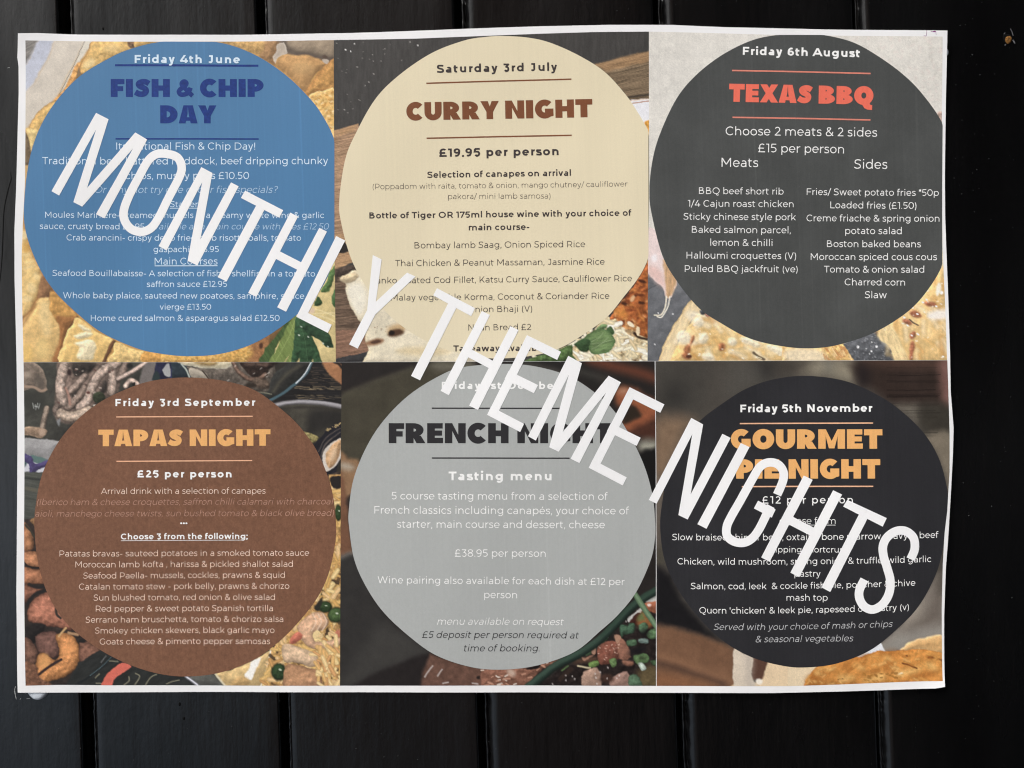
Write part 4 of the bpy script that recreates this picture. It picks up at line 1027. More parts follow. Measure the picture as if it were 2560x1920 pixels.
    p.poly('G5', [(850, 60), (1300, 60), (1200, 180), (1090, 290), (960, 260), (880, 170)], (58, 44, 38), 2, .3, 7)
    p.line('G5', [(735, 75), (800, 195), (930, 290), (1060, 300), (1150, 240)], 58, (126, 98, 82), 2, 1, amp=.2, round_=.5)
    p.line('G5', [(900, 100), (1060, 90), (1160, 110)], 60, (92, 72, 62), 3, 1, amp=.25); p.spot('G5', 1090, 350, 120, 70, (110, 92, 78), 4, 1, 20, .2, (74, 60, 50)); p.spot('G5', 960, 380, 70, 36, (60, 50, 42), 4)
    for x, y in ((1000, 225), (1150, 235), (1190, 215), (1095, 160), (1170, 265), (760, 130), (675, 310)): p.spot('G5', x, y, 20, 6, (216, 208, 198), 1.5, .65, -35)
    p.poly('G5', [(1215, 300), (1300, 190), (1500, 60), (1780, 60), (1640, 260), (1430, 450), (1200, 590), (980, 500), (1190, 460)], (56, 56, 53), 2, .14, 12, sm=1)
    p.line('G5', [(1580, 130), (1440, 220), (1330, 340), (1260, 450)], 40, (92, 86, 72), 7, .8); p.line('G5', [(980, 470), (1100, 470), (1230, 490)], 12, (160, 156, 130), 1.5, .8)
    p.poly('G5', [(1740, 60), (2150, 60), (2150, 700), (1200, 640), (1300, 540), (1450, 440), (1650, 250)], (44, 42, 42), 1.5, .25, 6, sm=1, stretch=(7, .4))
    rs = np.random.RandomState(3)
    for y in list(range(150, 420, 26)) + [390, 405, 420, 425, 500, 515, 530, 545]:
        x = rs.uniform(1500, 1760) if y > 300 else rs.uniform(1700, 1800)
        x = max(x, 1740 - (y - 100) * .75)
        for _ in range(3):
            x1 = x + rs.uniform(60, 220)
            p.line('G5', [(x, y), ((x + x1) / 2, y + 6), (x1, y + 10)], rs.uniform(5, 10), (150, 130, 98) if y > 380 else (104, 88, 70), .9, rs.uniform(.4, .9)); x = x1 + rs.uniform(10, 120)
    p.line('G5', [(1748, 75), (1650, 250), (1430, 440), (1290, 530), (1160, 590)], 34, (76, 104, 114), 1.5); p.line('G5', [(1740, 75), (1640, 250), (1540, 350)], 13, (214, 220, 224), 1)
    p.poly('G5', [(1870, 60), (2050, 60), (2150, 150), (2150, 380), (2080, 330), (1970, 230)], (178, 120, 78), 3, .08, 14); p.line('G5', [(2040, 80), (2090, 100), (2130, 150)], 30, (40, 36, 36), 3)
    p.poly('G5', [(1230, 630), (1600, 590), (2150, 630), (2150, 1050), (1830, 1030), (1660, 990), (1450, 760)], (78, 74, 64), 2, .12, 24, sm=1); p.poly('G5', [(1750, 700), (2150, 700), (2150, 900), (1900, 950), (1760, 1000), (1680, 960)], (46, 44, 42), 14, .1, 20, .85)
    p.line('G5', [(1260, 640), (1420, 605), (1600, 592), (1850, 605), (2150, 660)], 62, (132, 128, 130), 2.5, round_=.4); p.line('G5', [(1300, 620), (1600, 580), (1850, 592), (2150, 640)], 16, (184, 180, 186), 3, .9)
    p.line('G5', [(1330, 680), (1600, 660), (1850, 670), (2150, 720)], 30, (58, 54, 48), 5, .8)
    p.poly('G5', [(1630, 975), (1720, 985), (1760, 1010), (1835, 1050), (1760, 1120), (1660, 1040)], (158, 144, 88), 2, .25, 6)
    p.poly('G5', [(1760, 1180), (1850, 1060), (1960, 940), (2150, 850), (2150, 1210), (2060, 1470), (2150, 1640), (1930, 1640), (1840, 1310)], (42, 41, 48), 1.5, .2, 8, stretch=(3, .6), ang=-50)
    for L in ([(1830, 1230), (1930, 1050), (2110, 930)], [(1860, 1300), (1920, 1130), (2110, 980)], [(1870, 1360), (1900, 1180), (2000, 1060)]): p.line('G5', L, 12, (112, 100, 92), 1.2, .7)
    p.poly('G5', [(1890, 1440), (1880, 1290), (1960, 1140), (2150, 1060), (2120, 1290), (2020, 1440), (1930, 1480)], (212, 200, 186), 1.5, .06); p.poly('G5', [(1950, 1430), (1920, 1310), (1990, 1150), (2130, 1080), (2100, 1280), (2010, 1420)], (206, 160, 112), 2.5, .14, 8); p.spot('G5', 2020, 1260, 40, 90, (232, 196, 156), 6, .7, 20)
    p.crumbs('G5', [(1900, 940), (2120, 860), (2120, 900), (1950, 960)], 12, 1.4, [(200, 170, 110)], .8)
    p.poly('G5', [(1930, 1560), (2150, 1480), (2150, 1700), (1960, 1700)], (70, 58, 48), 2, .3, 7)
    # left column: plate, potatoes in sauce
    p.poly('G6', [(60, 0), (240, 0), (170, 350), (60, 380)], (82, 84, 76), 2, .2, 8, sm=1, stretch=(5, .5), ang=8); p.line('G6', [(60, 110), (200, 140)], 26, (108, 102, 84), 3, .7); p.line('G6', [(60, 40), (220, 60)], 14, (50, 52, 50), 2, .7)
    p.poly('G6', [(60, 340), (340, 340), (760, 1320), (760, 1620), (60, 1620)], (58, 48, 43), 2, .2, 10, sm=1)
    def pot(L, c, lt=None):
        p.poly('G6', L, c, 1.5, .18, 8, rim=tuple(v * .62 for v in c), rimw=5, light=.18)
        if lt: p.spot('G6', lt[0], lt[1], lt[2], lt[2] * .6, tuple(min(255, v * 1.22) for v in c), 6, .7, -20)
    pot([(130, 350), (180, 330), (180, 400), (150, 380)], (196, 140, 90))
    pot([(70, 380), (110, 370), (150, 440), (165, 500), (150, 560), (110, 580), (70, 580)], (184, 122, 80), (120, 520, 24)); p.line('G6', [(100, 385), (140, 430), (165, 470)], 16, (66, 62, 50), 2)
    pot([(70, 590), (180, 580), (210, 690), (150, 695), (70, 660)], (194, 128, 86), (140, 630, 26)); p.line('G6', [(90, 655), (130, 690), (205, 695)], 14, (48, 40, 38), 1.5)
    pot([(70, 690), (150, 705), (225, 715), (250, 800), (170, 810), (70, 820)], (186, 120, 82), (150, 740, 26))
    pot([(70, 815), (160, 830), (235, 840), (170, 910), (70, 960)], (152, 96, 72)); p.line('G6', [(130, 815), (180, 835), (240, 835)], 22, (50, 44, 42), 2); p.line('G6', [(270, 850), (170, 890), (120, 960)], 24, (46, 42, 40), 2)
    pot([(120, 1030), (150, 930), (220, 890), (300, 870), (340, 960), (450, 1140), (340, 1125), (240, 1110), (140, 1085)], (176, 110, 84), (210, 1010, 40)); p.line('G6', [(325, 960), (330, 1030), (360, 1060)], 16, (58, 52, 46), 2)
    p.poly('G6', [(110, 1120), (180, 1095), (255, 1110), (225, 1190), (170, 1240), (120, 1230)], (40, 35, 33), 3, .2)
    pot([(180, 1190), (250, 1160), (335, 1170), (350, 1330), (220, 1330)], (124, 86, 74)); pot([(100, 1200), (160, 1230), (205, 1310), (180, 1390), (100, 1360)], (132, 92, 74))
    pot([(320, 1190), (400, 1165), (460, 1200), (505, 1290), (490, 1400), (400, 1480), (280, 1520), (200, 1545), (180, 1440), (210, 1320), (250, 1310), (330, 1365), (350, 1270)], (208, 136, 76), (420, 1280, 60)); p.spot('G6', 250, 1370, 40, 60, (222, 158, 88), 6, .7)
    p.line('G6', [(368, 1358), (280, 1410), (205, 1468)], 20, (64, 46, 44), 1.5); p.line('G6', [(400, 1130), (350, 1190)], 14, (206, 162, 104), 1.5); p.line('G6', [(420, 1165), (485, 1180)], 20, (178, 136, 96), 2)
    pot([(500, 1240), (560, 1230), (660, 1300), (610, 1395), (510, 1400)], (142, 96, 76)); p.poly('G6', [(500, 1210), (545, 1205), (540, 1240), (505, 1240)], (44, 40, 38), 2)
    p.poly('G6', [(90, 1380), (190, 1400), (215, 1480), (300, 1540), (300, 1620), (90, 1620)], (122, 82, 60), 3, .25, 8)
    # foot: dark slate, red handle, lemon
    p.poly('G7', [(-200, 560), (60, 400), (330, 560), (760, 690), (1080, 710), (1450, 690), (1600, 900), (-400, 900)], (50, 52, 50), 2, .2, 8, sm=1, stretch=(3, .7), ang=-30)
    p.line('G7', [(200, 480), (100, 590), (-60, 720), (-200, 800)], 26, (38, 42, 44), 2); p.line('G7', [(190, 490), (80, 600), (-60, 710)], 8, (96, 122, 128), 1, .9); p.line('G7', [(130, 470), (70, 550)], 12, (120, 122, 122), 1.2, .8)
    p.poly('G7', [(320, 560), (430, 600), (310, 690), (220, 770), (175, 860), (70, 860), (110, 750), (200, 640)], (230, 106, 86), 1.2, .05, 10)
    for L in ([(400, 725), (400, 775), (340, 822)], [(480, 690), (530, 725), (470, 825)], [(730, 700), (660, 735), (600, 825)], [(850, 815), (920, 785), (1000, 770)], [(0, 740), (50, 690)], [(10, 800), (70, 805)], [(170, 535), (270, 545)]): p.line('G7', L, 13, (160, 154, 124), 1.2, .75)
    p.poly('G7', [(1130, 735), (1390, 700), (1570, 860), (1230, 860)], (92, 92, 86), 3, .1); p.line('G7', [(1075, 720), (1150, 780), (1250, 860)], 38, (150, 150, 158), 2, round_=.5); p.line('G7', [(1090, 730), (1220, 830)], 10, (220, 222, 230), 1)
    p.poly('G7', [(1420, 695), (1650, 640), (1880, 540), (2120, 395), (2090, 560), (2040, 700), (1980, 880), (1590, 880)], (206, 172, 112), 1.5, .12, 12, sm=1)
    p.line('G7', [(2110, 420), (2050, 680), (1985, 860)], 34, (234, 228, 208), 2); p.line('G7', [(1430, 695), (1570, 860)], 24, (216, 202, 166), 2); p.poly('G7', [(1875, 545), (1990, 500), (1930, 620), (1865, 770), (1785, 720), (1830, 650)], (242, 238, 228), 2.5)
    p.poly('G7', [(1650, 760), (1790, 730), (1850, 790), (1780, 860), (1620, 860)], (186, 146, 88), 5, .1, 10, .8)
    # right column: rice, peas, prawns
    R = [(680, -40), (800, -40), (800, 1640), (150, 1640), (245, 1300), (480, 1050), (640, 790), (730, 480)]
    p.poly('G8', R, (182, 138, 80), 1, .25, 8, sm=1)
    p.crumbs('G8', R, 70, 3.4, [(74, 58, 44), (100, 74, 48), (90, 80, 50)], .8, 1.6, 45, 90, 1.5)
    p.crumbs('G8', R, 330, 4.2, [(228, 182, 102), (238, 206, 136), (214, 164, 88), (232, 190, 128), (206, 150, 84)], .95, 2.1, 50, 80)
    def pea(x, y, a, b, c=(60, 84, 48)):
        p.spot('G8', x, y, a * 1.15, b * 1.15, (40, 46, 32), 3, .8); p.spot('G8', x, y, a, b, c, 1.5, 1, 0, .15, tuple(v * .7 for v in c)); p.spot('G8', x + a * .15, y - b * .25, a * .2, b * .12, (196, 206, 180), 1.2, .9)
    p.poly('G8', [(690, -20), (790, -20), (790, 55), (715, 65)], (48, 44, 42), 2); pea(755, 252, 26, 56); pea(655, 975, 48, 42); pea(738, 1038, 56, 56, (80, 106, 60)); pea(300, 1475, 56, 62, (54, 78, 46))
    p.poly('G8', [(600, 940), (640, 900), (610, 1000), (570, 990)], (54, 52, 44), 3)
    def shrimp(L, c): p.poly('G8', L, c, 1.8, .14, 9, rim=tuple(v * .78 for v in c), rimw=4, light=.14)
    shrimp([(440, 1130), (490, 1070), (560, 1020), (640, 1020), (685, 1090), (640, 1150), (560, 1190), (580, 1240), (660, 1240), (760, 1210), (790, 1250), (700, 1300), (560, 1300), (470, 1230)], (224, 174, 134))
    for x in (560, 600, 640): p.line('G8', [(x, 1030), (x + 25, 1090), (x - 10, 1160)], 9, (240, 208, 176), 1.5, .7)
    shrimp([(325, 1270), (380, 1260), (470, 1290), (580, 1340), (612, 1420), (540, 1430), (430, 1400), (340, 1400)], (226, 188, 148)); shrimp([(350, 1430), (430, 1420), (530, 1440), (625, 1480), (600, 1620), (350, 1620)], (184, 134, 94))
    p.poly('G8', [(375, 1250), (430, 1165), (482, 1190), (430, 1250)], (204, 110, 86), 2.5, .12); p.spot('G8', 585, 1185, 34, 24, (238, 206, 140), 1.5, 1, -40); p.spot('G8', 755, 1180, 20, 30, (206, 112, 92), 3, .8)
    p.crumbs('G8', [(560, 1340), (780, 1200), (780, 1580), (620, 1580)], 40, 4.4, [(232, 180, 104), (240, 206, 140), (220, 160, 96)], .95, 2.4, 60, 60)

def paint_french(p):
    p.blur = 1.7
    p.poly('H1', [(80, 540), (330, 400), (700, 262), (1000, 155), (1250, 85), (1700, 60), (1700, 250), (1000, 520), (600, 900), (350, 1340), (180, 1270), (80, 1190)], (76, 71, 57), 5, .08, 26)
    p.line('H1', [(125, 520), (330, 400), (700, 262), (1000, 155)], 40, (92, 87, 70), 6, .6)
    p.poly('H1', [(1250, 100), (1450, 85), (1750, 80), (1760, 190), (1500, 190), (1300, 170)], (120, 115, 100), 9, .05, 20, .8)
    p.poly('H1', [(80, 1215), (200, 1280), (360, 1345), (260, 1720), (80, 1720)], (150, 112, 78), 4, .10, 14)
    p.spot('H1', 180, 1390, 90, 40, (184, 178, 162), 8, .8, 10)
    p.poly('H3', [(60, -700), (130, -700), (210, -20), (235, 90), (60, 150)], (132, 88, 62), 4, .10, 12, .9)
    # copper pan and blurred cloth, upper right
    p.poly('H2', [(0, 40), (700, 40), (1000, 440), (760, 300), (500, 190), (0, 110)], (44, 42, 40), 6, .08, 20)
    p.line('H2', [(0, 100), (250, 130), (500, 200)], 30, (120, 116, 106), 8, .5)
    p.line('H2', [(850, 40), (1150, 130), (1400, 190), (1700, 290)], 120, (112, 62, 44), 9, .95)
    p.line('H2', [(720, 190), (900, 240), (1100, 300)], 60, (82, 80, 72), 9, .6)
    p.poly('H2', [(1140, 420), (1250, 360), (1380, 390), (1520, 480), (1700, 560), (1700, 760), (1550, 830), (1400, 920), (1270, 900), (1200, 800), (1400, 740), (1430, 700), (1330, 600), (1180, 590)], (160, 88, 55), 7, .08, 16)
    p.spot('H2', 1240, 420, 50, 36, (200, 150, 120), 8, .7); p.poly('H2', [(1230, 820), (1340, 590), (1440, 700), (1390, 745)], (56, 46, 36), 5); p.poly('H2', [(1330, 900), (1600, 760), (1700, 740), (1700, 1000), (1450, 980)], (84, 50, 38), 9, .1)
    p.spot('H2', 1540, 1085, 120, 76, (172, 170, 150), 11, .95); p.poly('H2', [(1430, 1190), (1700, 1180), (1700, 1900), (1560, 1640)], (32, 31, 31), 5)
    # lower left pan wall
    p.poly('H3', [(60, 150), (150, 120), (240, 85), (320, 290), (450, 610), (700, 930), (1080, 1190), (1000, 1560), (60, 1560)], (56, 54, 52), 4, .08, 20, sm=1)
    p.line('H3', [(90, 150), (160, 120), (240, 90)], 34, (128, 122, 114), 6, .8)
    p.poly('H3', [(500, 900), (760, 950), (1060, 1180), (800, 1280), (500, 1400), (200, 1560), (60, 1560), (300, 1200)], (72, 70, 66), 16, .06, 20, .7)
    p.poly('H3', [(240, 1580), (500, 1400), (800, 1275), (1080, 1185), (1120, 1300), (1000, 1580)], (44, 39, 38), 5, .08)
    L = [(1070, 1195), (1200, 1240), (1400, 1305), (1780, 1370), (1780, 1580), (960, 1580), (990, 1420)]
    p.poly('H3', L, (112, 79, 65), 4, .18, 12, sm=1)
    for q in ([(1100, 1330), (1060, 1380), (1010, 1450)], [(1200, 1370), (1150, 1440)], [(1210, 1520), (1270, 1510)], [(1530, 1520), (1590, 1530)]): p.line('H3', q, 14, (206, 196, 190), 2, .85)
    p.spot('H3', 1600, 1460, 26, 20, (50, 40, 36), 2)
    # lower right: stew and chives
    p.poly('H4', [(-150, 1190), (300, 1190), (700, 1130), (1100, 960), (1500, 660), (1800, 350), (2150, 150), (2150, 1450), (-150, 1450)], (46, 38, 36), 2, .3, 10, sm=1)
    L = [(-150, 1200), (450, 1190), (900, 1070), (640, 1200), (430, 1440), (-150, 1440)]
    p.poly('H4', L, (142, 94, 74), 2.5, .2, 10, sm=1)
    p.crumbs('H4', L, 26, 2.2, [(222, 208, 192), (196, 140, 112)], .85, 1.8)
    p.spot('H4', 250, 1250, 60, 40, (206, 180, 160), 4, .8, 30); p.poly('H4', [(430, 1200), (620, 1150), (560, 1210)], (36, 30, 30), 2)
    p.line('H4', [(1020, 1200), (950, 1260), (880, 1330)], 60, (60, 46, 40), 3)
    p.poly('H4', [(1180, 1250), (1360, 1190), (1400, 1440), (1170, 1440)], (166, 132, 112), 2.5, .12, 9); p.poly('H4', [(1560, 1300), (1740, 1230), (1790, 1440), (1530, 1440)], (150, 116, 102), 2.5, .12, 9)
    p.poly('H4', [(1360, 900), (1500, 840), (1640, 880), (1650, 1050), (1450, 1150), (1370, 1100)], (132, 78, 62), 2.5, .16, 9, light=.1); p.poly('H4', [(1620, 800), (1720, 850), (1790, 1050), (1640, 1070)], (146, 98, 78), 2.5, .14, 9); p.poly('H4', [(1570, 760), (1660, 780), (1610, 880)], (176, 130, 104), 2)
    p.crumbs('H4', [(1370, 900), (1640, 880), (1640, 1060), (1370, 1120)], 22, .9, [(220, 180, 160)], .8)
    p.spot('H4', 1480, 1320, 90, 60, (70, 48, 40), 4, 1, 0, .2); p.poly('H4', [(1100, 1060), (1330, 1040), (1340, 1090), (1060, 1130)], (92, 66, 52), 4, .2); p.poly('H4', [(1260, 900), (1330, 880), (1330, 1000), (1280, 1000)], (176, 128, 104), 2); p.poly('H4', [(1140, 1010), (1200, 1060), (1310, 1010), (1190, 1090)], (170, 122, 98), 2)
    p.poly('H4', [(1680, 1090), (1820, 1110), (1800, 1160), (1690, 1130)], (140, 94, 74), 3, .1); p.poly('H4', [(1880, 1230), (2110, 1150), (2150, 1420), (1900, 1420)], (104, 88, 58), 8, .2, 9)
    p.poly('H4', [(1740, 560), (1900, 420), (1960, 390), (1910, 480), (1780, 590)], (192, 190, 184), 1.5); p.poly('H4', [(1980, 320), (2150, 200), (2150, 330), (2000, 345)], (190, 188, 182), 1.5)
    p.poly('H4', [(1770, 590), (1850, 490), (1910, 480), (1880, 600), (1830, 640)], (66, 36, 30), 2, .15); p.poly('H4', [(1960, 360), (2080, 330), (2150, 330), (2150, 480), (2020, 450)], (168, 96, 66), 2.5, .15); p.spot('H4', 2025, 375, 26, 18, (226, 200, 190), 2)
    p.poly('H4', [(1870, 580), (1960, 440), (2080, 640), (1900, 660)], (150, 96, 54), 5, .2); p.poly('H4', [(1870, 560), (1940, 480), (1960, 560)], (104, 122, 70), 4)
    def bit(L, c): p.poly('H4', L, c, 1.8, .2, 8, rim=tuple(v * .7 for v in c), rimw=3)
    bit([(1635, 620), (1740, 640), (1760, 610), (1830, 610), (1830, 730), (1700, 760), (1660, 790)], (70, 102, 78)); bit([(1880, 640), (1970, 600), (2010, 660), (1950, 740), (1900, 720)], (84, 116, 84)); bit([(1980, 750), (2060, 690), (2150, 690), (2150, 790), (2040, 810)], (90, 124, 82))
    bit([(1740, 830), (1850, 820), (1862, 890), (1750, 905)], (86, 118, 86)); bit([(1890, 820), (2010, 810), (2000, 870), (1900, 860)], (120, 142, 134)); bit([(1820, 1060), (1860, 1010), (1960, 1000), (2020, 1040), (2000, 1120), (1880, 1140)], (98, 132, 82)); p.spot('H4', 1930, 1060, 46, 26, (60, 74, 48), 4); bit([(1880, 1130), (1940, 1120), (1990, 1190), (1930, 1230)], (176, 190, 176))
    bit([(1240, 1120), (1300, 1095), (1372, 1090), (1372, 1165), (1262, 1182)], (118, 152, 78)); bit([(1515, 1080), (1560, 1062), (1606, 1080), (1600, 1160), (1540, 1170)], (114, 148, 88)); bit([(1380, 815), (1490, 765), (1500, 812), (1390, 872)], (74, 110, 70)); bit([(1190, 990), (1260, 950), (1275, 1000), (1215, 1040)], (92, 122, 84))
    bit([(1770, 1290), (1860, 1270), (1930, 1420), (1770, 1420)], (86, 116, 88)); bit([(2040, 1090), (2150, 1080), (2150, 1160), (2060, 1150)], (76, 104, 70)); p.line('H4', [(1105, 1160), (1180, 1175), (1260, 1185)], 22, (206, 190, 150), 2); p.line('H4', [(980, 1160), (900, 1220)], 18, (90, 120, 70), 2)
    p.spot('H4', 1960, 740, 60, 40, (30, 28, 30), 5, .8); p.spot('H4', 1870, 960, 110, 40, (30, 29, 33), 6, .9, -15)
    for x, y in ((945, 1285), (950, 1345), (1030, 1300), (1060, 1330), (1340, 1310), (1325, 1260), (1610, 1310), (1480, 1320), (1640, 1280), (1720, 590), (1495, 785), (1490, 1180), (780, 1395), (1350, 1385), (1390, 1240)): p.spot('H4', x, y, 9, 13, (216, 208, 204), 1.4, .7)
    p.line('H4', [(1720, 415), (1600, 560), (1500, 700)], 46, (48, 60, 54), 1.5)
    big = [(460, 1440), (640, 1300), (820, 1160), (1150, 990), (1400, 810), (1620, 590), (1850, 360), (2150, 170)]
    p.line('H4', big, 104, (50, 70, 58), 2, round_=.55); p.line('H4', [(x + 14, y + 28) for x, y in big], 40, (40, 56, 50), 5, .7); p.line('H4', [(x - 22, y - 20) for x, y in big[:5]], 14, (92, 114, 102), 4, .4)
    p.line('H4', [(1828, 220), (1900, 330), (1990, 470), (2150, 700)], 72, (96, 126, 92), 1.8, round_=.35); p.line('H4', [(1850, 250), (1980, 450), (2120, 660)], 18, (130, 156, 122), 4, .6)

def paint_pie(p):
    p.blur = 2.0
    p.poly('H2', [(1600, 40), (2260, 40), (2260, 560), (1980, 720), (1600, 740)], (74, 71, 66), 20, .06, 30, sm=1)
    p.poly('H2', [(1600, 780), (2060, 760), (2000, 900), (1900, 1150), (1700, 1600), (1600, 1600)], (132, 108, 86), 16, .06, 20)
    p.poly('H2', [(1600, 1560), (1720, 1560), (1640, 2600), (1600, 2600)], (112, 102, 92), 10, .06, 20)
    p.spot('H2', 1850, 480, 130, 120, (50, 49, 47), 20, .7)
    p.poly('H7', [(-500, 30), (200, 40), (180, 200), (-300, 380), (-700, 500), (-700, 200)], (92, 90, 84), 26, .05, 30, .7)
    p.poly('H7', [(-340, 40), (-60, 40), (-120, 280), (-300, 260)], (56, 54, 52), 16, .05, 20, .8)
    p.poly('H7', [(250, 40), (860, 40), (900, 330), (500, 260), (200, 240)], (140, 132, 114), 14, .06, 24)
    p.spot('H7', 560, 110, 40, 90, (112, 110, 102), 12, .7); p.poly('H7', [(-60, 40), (300, 40), (200, 230), (-60, 240)], (72, 66, 60), 16, .05, 20, .8)
    p.poly('H7', [(930, 40), (2100, 40), (2100, 700), (1900, 640), (1400, 620), (1100, 420), (940, 340)], (60, 49, 44), 10, .08, 24)
    p.spot('H7', 1000, 240, 70, 130, (40, 36, 38), 12, .8); p.poly('H7', [(1080, 40), (2100, 40), (2100, 150), (1200, 130)], (90, 68, 58), 12, .08, 20, .8)
    p.poly('H7', [(1950, 60), (2110, 60), (2110, 640), (2000, 620), (1960, 400)], (126, 92, 84), 9, .06, 20)
    p.poly('H7', [(1420, 620), (1660, 620), (1700, 760), (1660, 840), (1540, 740)], (112, 106, 95), 10, .06, 20); p.poly('H7', [(1690, 620), (2110, 640), (2110, 980), (1760, 960)], (66, 62, 55), 10, .08, 20)
    p.poly('H7', [(1750, 1010), (2110, 990), (2110, 1750), (2040, 1600), (1900, 1220)], (128, 118, 102), 7, .06, 24)
    rs = np.random.RandomState(9)
    for y, w in ((150, 4), (215, 5), (240, 9), (310, 6), (330, 4), (425, 8), (480, 8), (495, 10), (512, 9), (600, 6), (625, 5), (690, 4), (720, 4), (770, 4), (960, 7), (1000, 4)):
        x0 = 1290 if y < 640 else 1300 + rs.uniform(0, 120)
        p.line('H7', [(x0, y + rs.uniform(-6, 6)), (1600, y + rs.uniform(-8, 8)), (rs.uniform(1880, 1965), y + rs.uniform(-6, 6))], w, (30, 26, 25), 1.3, rs.uniform(.3, .65))
    # left foot
    p.poly('H5', [(70, 120), (260, 260), (400, 560), (700, 900), (900, 1070), (600, 960), (70, 850)], (33, 32, 34), 8, .10, 14, sm=1); p.poly('H5', [(70, -40), (170, -40), (190, 120), (70, 110)], (80, 76, 66), 8)
    p.poly('H5', [(70, 830), (300, 870), (600, 950), (1010, 1110), (1010, 1580), (70, 1580)], (122, 89, 67), 6, .09, 22, sm=1)
    p.line('H5', [(70, 1200), (400, 1290), (640, 1390), (960, 1480)], 70, (148, 108, 80), 9, .8); p.line('H5', [(70, 1270), (300, 1330), (560, 1420), (860, 1520)], 56, (80, 60, 51), 8, .85); p.poly('H5', [(70, 1400), (400, 1440), (760, 1530), (700, 1580), (70, 1580)], (136, 94, 66), 9, .08)
    p.poly('H5', [(1180, 1200), (1420, 1270), (1340, 1460), (1200, 1470)], (98, 70, 58), 3, sm=1)
    p.poly('H5', [(1380, 1265), (1800, 1315), (1800, 1580), (900, 1580), (1000, 1510), (1240, 1500), (1320, 1450)], (228, 202, 164), 3, .04, 30, sm=1)
    p.poly('H5', [(990, 1110), (1100, 1170), (1210, 1220), (1190, 1400), (1230, 1580), (1010, 1580), (978, 1420), (980, 1250)], (216, 201, 180), 2.5, .04, 30); p.poly('H5', [(1110, 1180), (1205, 1220), (1190, 1420), (1240, 1560), (1130, 1560), (1120, 1380)], (190, 178, 164), 8, .04, 20, .8)
    p.spot('H5', 1280, 1490, 40, 34, (240, 230, 214), 3)
    # right foot: jug, pies
    p.poly('H6', [(-60, 1270), (340, 1265), (210, 1420), (160, 1530), (-60, 1540)], (230, 208, 172), 2, .04, 20, sm=1)
    p.poly('H6', [(1130, 980), (1420, 730), (1700, 370), (1880, 60), (2000, 60), (1980, 900), (1550, 950), (1430, 1080), (1180, 1080)], (142, 134, 124), 4, .05, 40, sm=1)
    p.spot('H6', 1560, 560, 140, 90, (178, 168, 152), 20, .8, -45); p.poly('H6', [(1860, 160), (1960, 120), (1960, 640), (1700, 760), (1500, 800), (1700, 620), (1800, 400)], (104, 94, 86), 16, .05, 30, .8); p.poly('H6', [(1880, 60), (2000, 60), (2000, 300), (1900, 300)], (88, 82, 74), 10, 0, 1, .8)
    p.poly('H6', [(1300, 900), (1550, 830), (1950, 760), (1950, 890), (1550, 950), (1430, 1070), (1200, 1060)], (152, 148, 140), 12, .04, 30, .8)
    p.poly('H6', [(760, 1190), (1140, 950), (1210, 1080), (1100, 1100), (960, 1150), (880, 1190)], (226, 229, 233), 2, .02, sm=1)
    p.poly('H6', [(1420, 1090), (1460, 1010), (1540, 950), (1740, 895), (1980, 880), (1980, 1120), (1700, 1070)], (218, 170, 110), 3, .08, 14, rim=(228, 196, 146), rimw=5)
    L = [(150, 1540), (175, 1460), (215, 1400), (260, 1340), (340, 1270), (480, 1235), (800, 1150), (900, 1150), (990, 1110), (1100, 1075), (1250, 1075), (1400, 1072), (1560, 1055), (1760, 1052), (1980, 1110), (1980, 1540)]
    p.poly('H6', L, (212, 144, 72), 1.5, .14, 15, sm=1, rim=(176, 110, 52), rimw=3)
    for x, y, a, b, t in ((900, 1160, 80, 40, -20), (1280, 1110, 90, 30, 0), (1230, 1260, 40, 60, 10), (700, 1260, 60, 40, 0), (350, 1400, 120, 50, -20), (1700, 1400, 140, 40, -10), (250, 1450, 60, 40, 0)): p.spot('H6', x, y, a, b, (168, 102, 46), 8, .65, t, .2)
    for x, y, a, b, t in ((1400, 1370, 70, 28, -15), (870, 1280, 60, 20, 20), (1560, 1330, 130, 30, -15), (1050, 1440, 120, 30, -8), (1800, 1270, 80, 40, 20), (1150, 1400, 50, 40, 0), (380, 1340, 90, 40, -20), (1240, 1180, 40, 30, 30), (700, 1420, 100, 30, 0)): p.spot('H6', x, y, a, b, (240, 196, 120), 6, .7, t, .15)
    p.spot('H6', 1400, 1372, 36, 10, (252, 236, 200), 2, 1, -20)
    p.line('H6', [(1430, 1235), (1520, 1260), (1620, 1300)], 16, (112, 62, 32), 1.8); p.line('H6', [(1770, 1160), (1850, 1165), (1950, 1200)], 20, (124, 72, 38), 2.5); p.spot('H6', 1490, 1135, 16, 10, (60, 36, 24), 1.2); p.spot('H6', 655, 1437, 7, 7, (50, 30, 20), .8); p.spot('H6', 600, 1450, 7, 5, (80, 50, 30), .8)
    p.line('H6', [(1770, 1080), (1880, 1110), (1980, 1150)], 24, (232, 168, 88), 4, .7)
    p.crumbs('H6', L, 70, 3.0, [(226, 164, 86), (184, 116, 54), (236, 186, 112)], .5, 2.0, -10, 60, 2)
    p.crumbs('H6', [(900, 1360), (1350, 1330), (1350, 1500), (900, 1500)], 30, 2.2, [(172, 118, 52), (150, 104, 50)], .6)

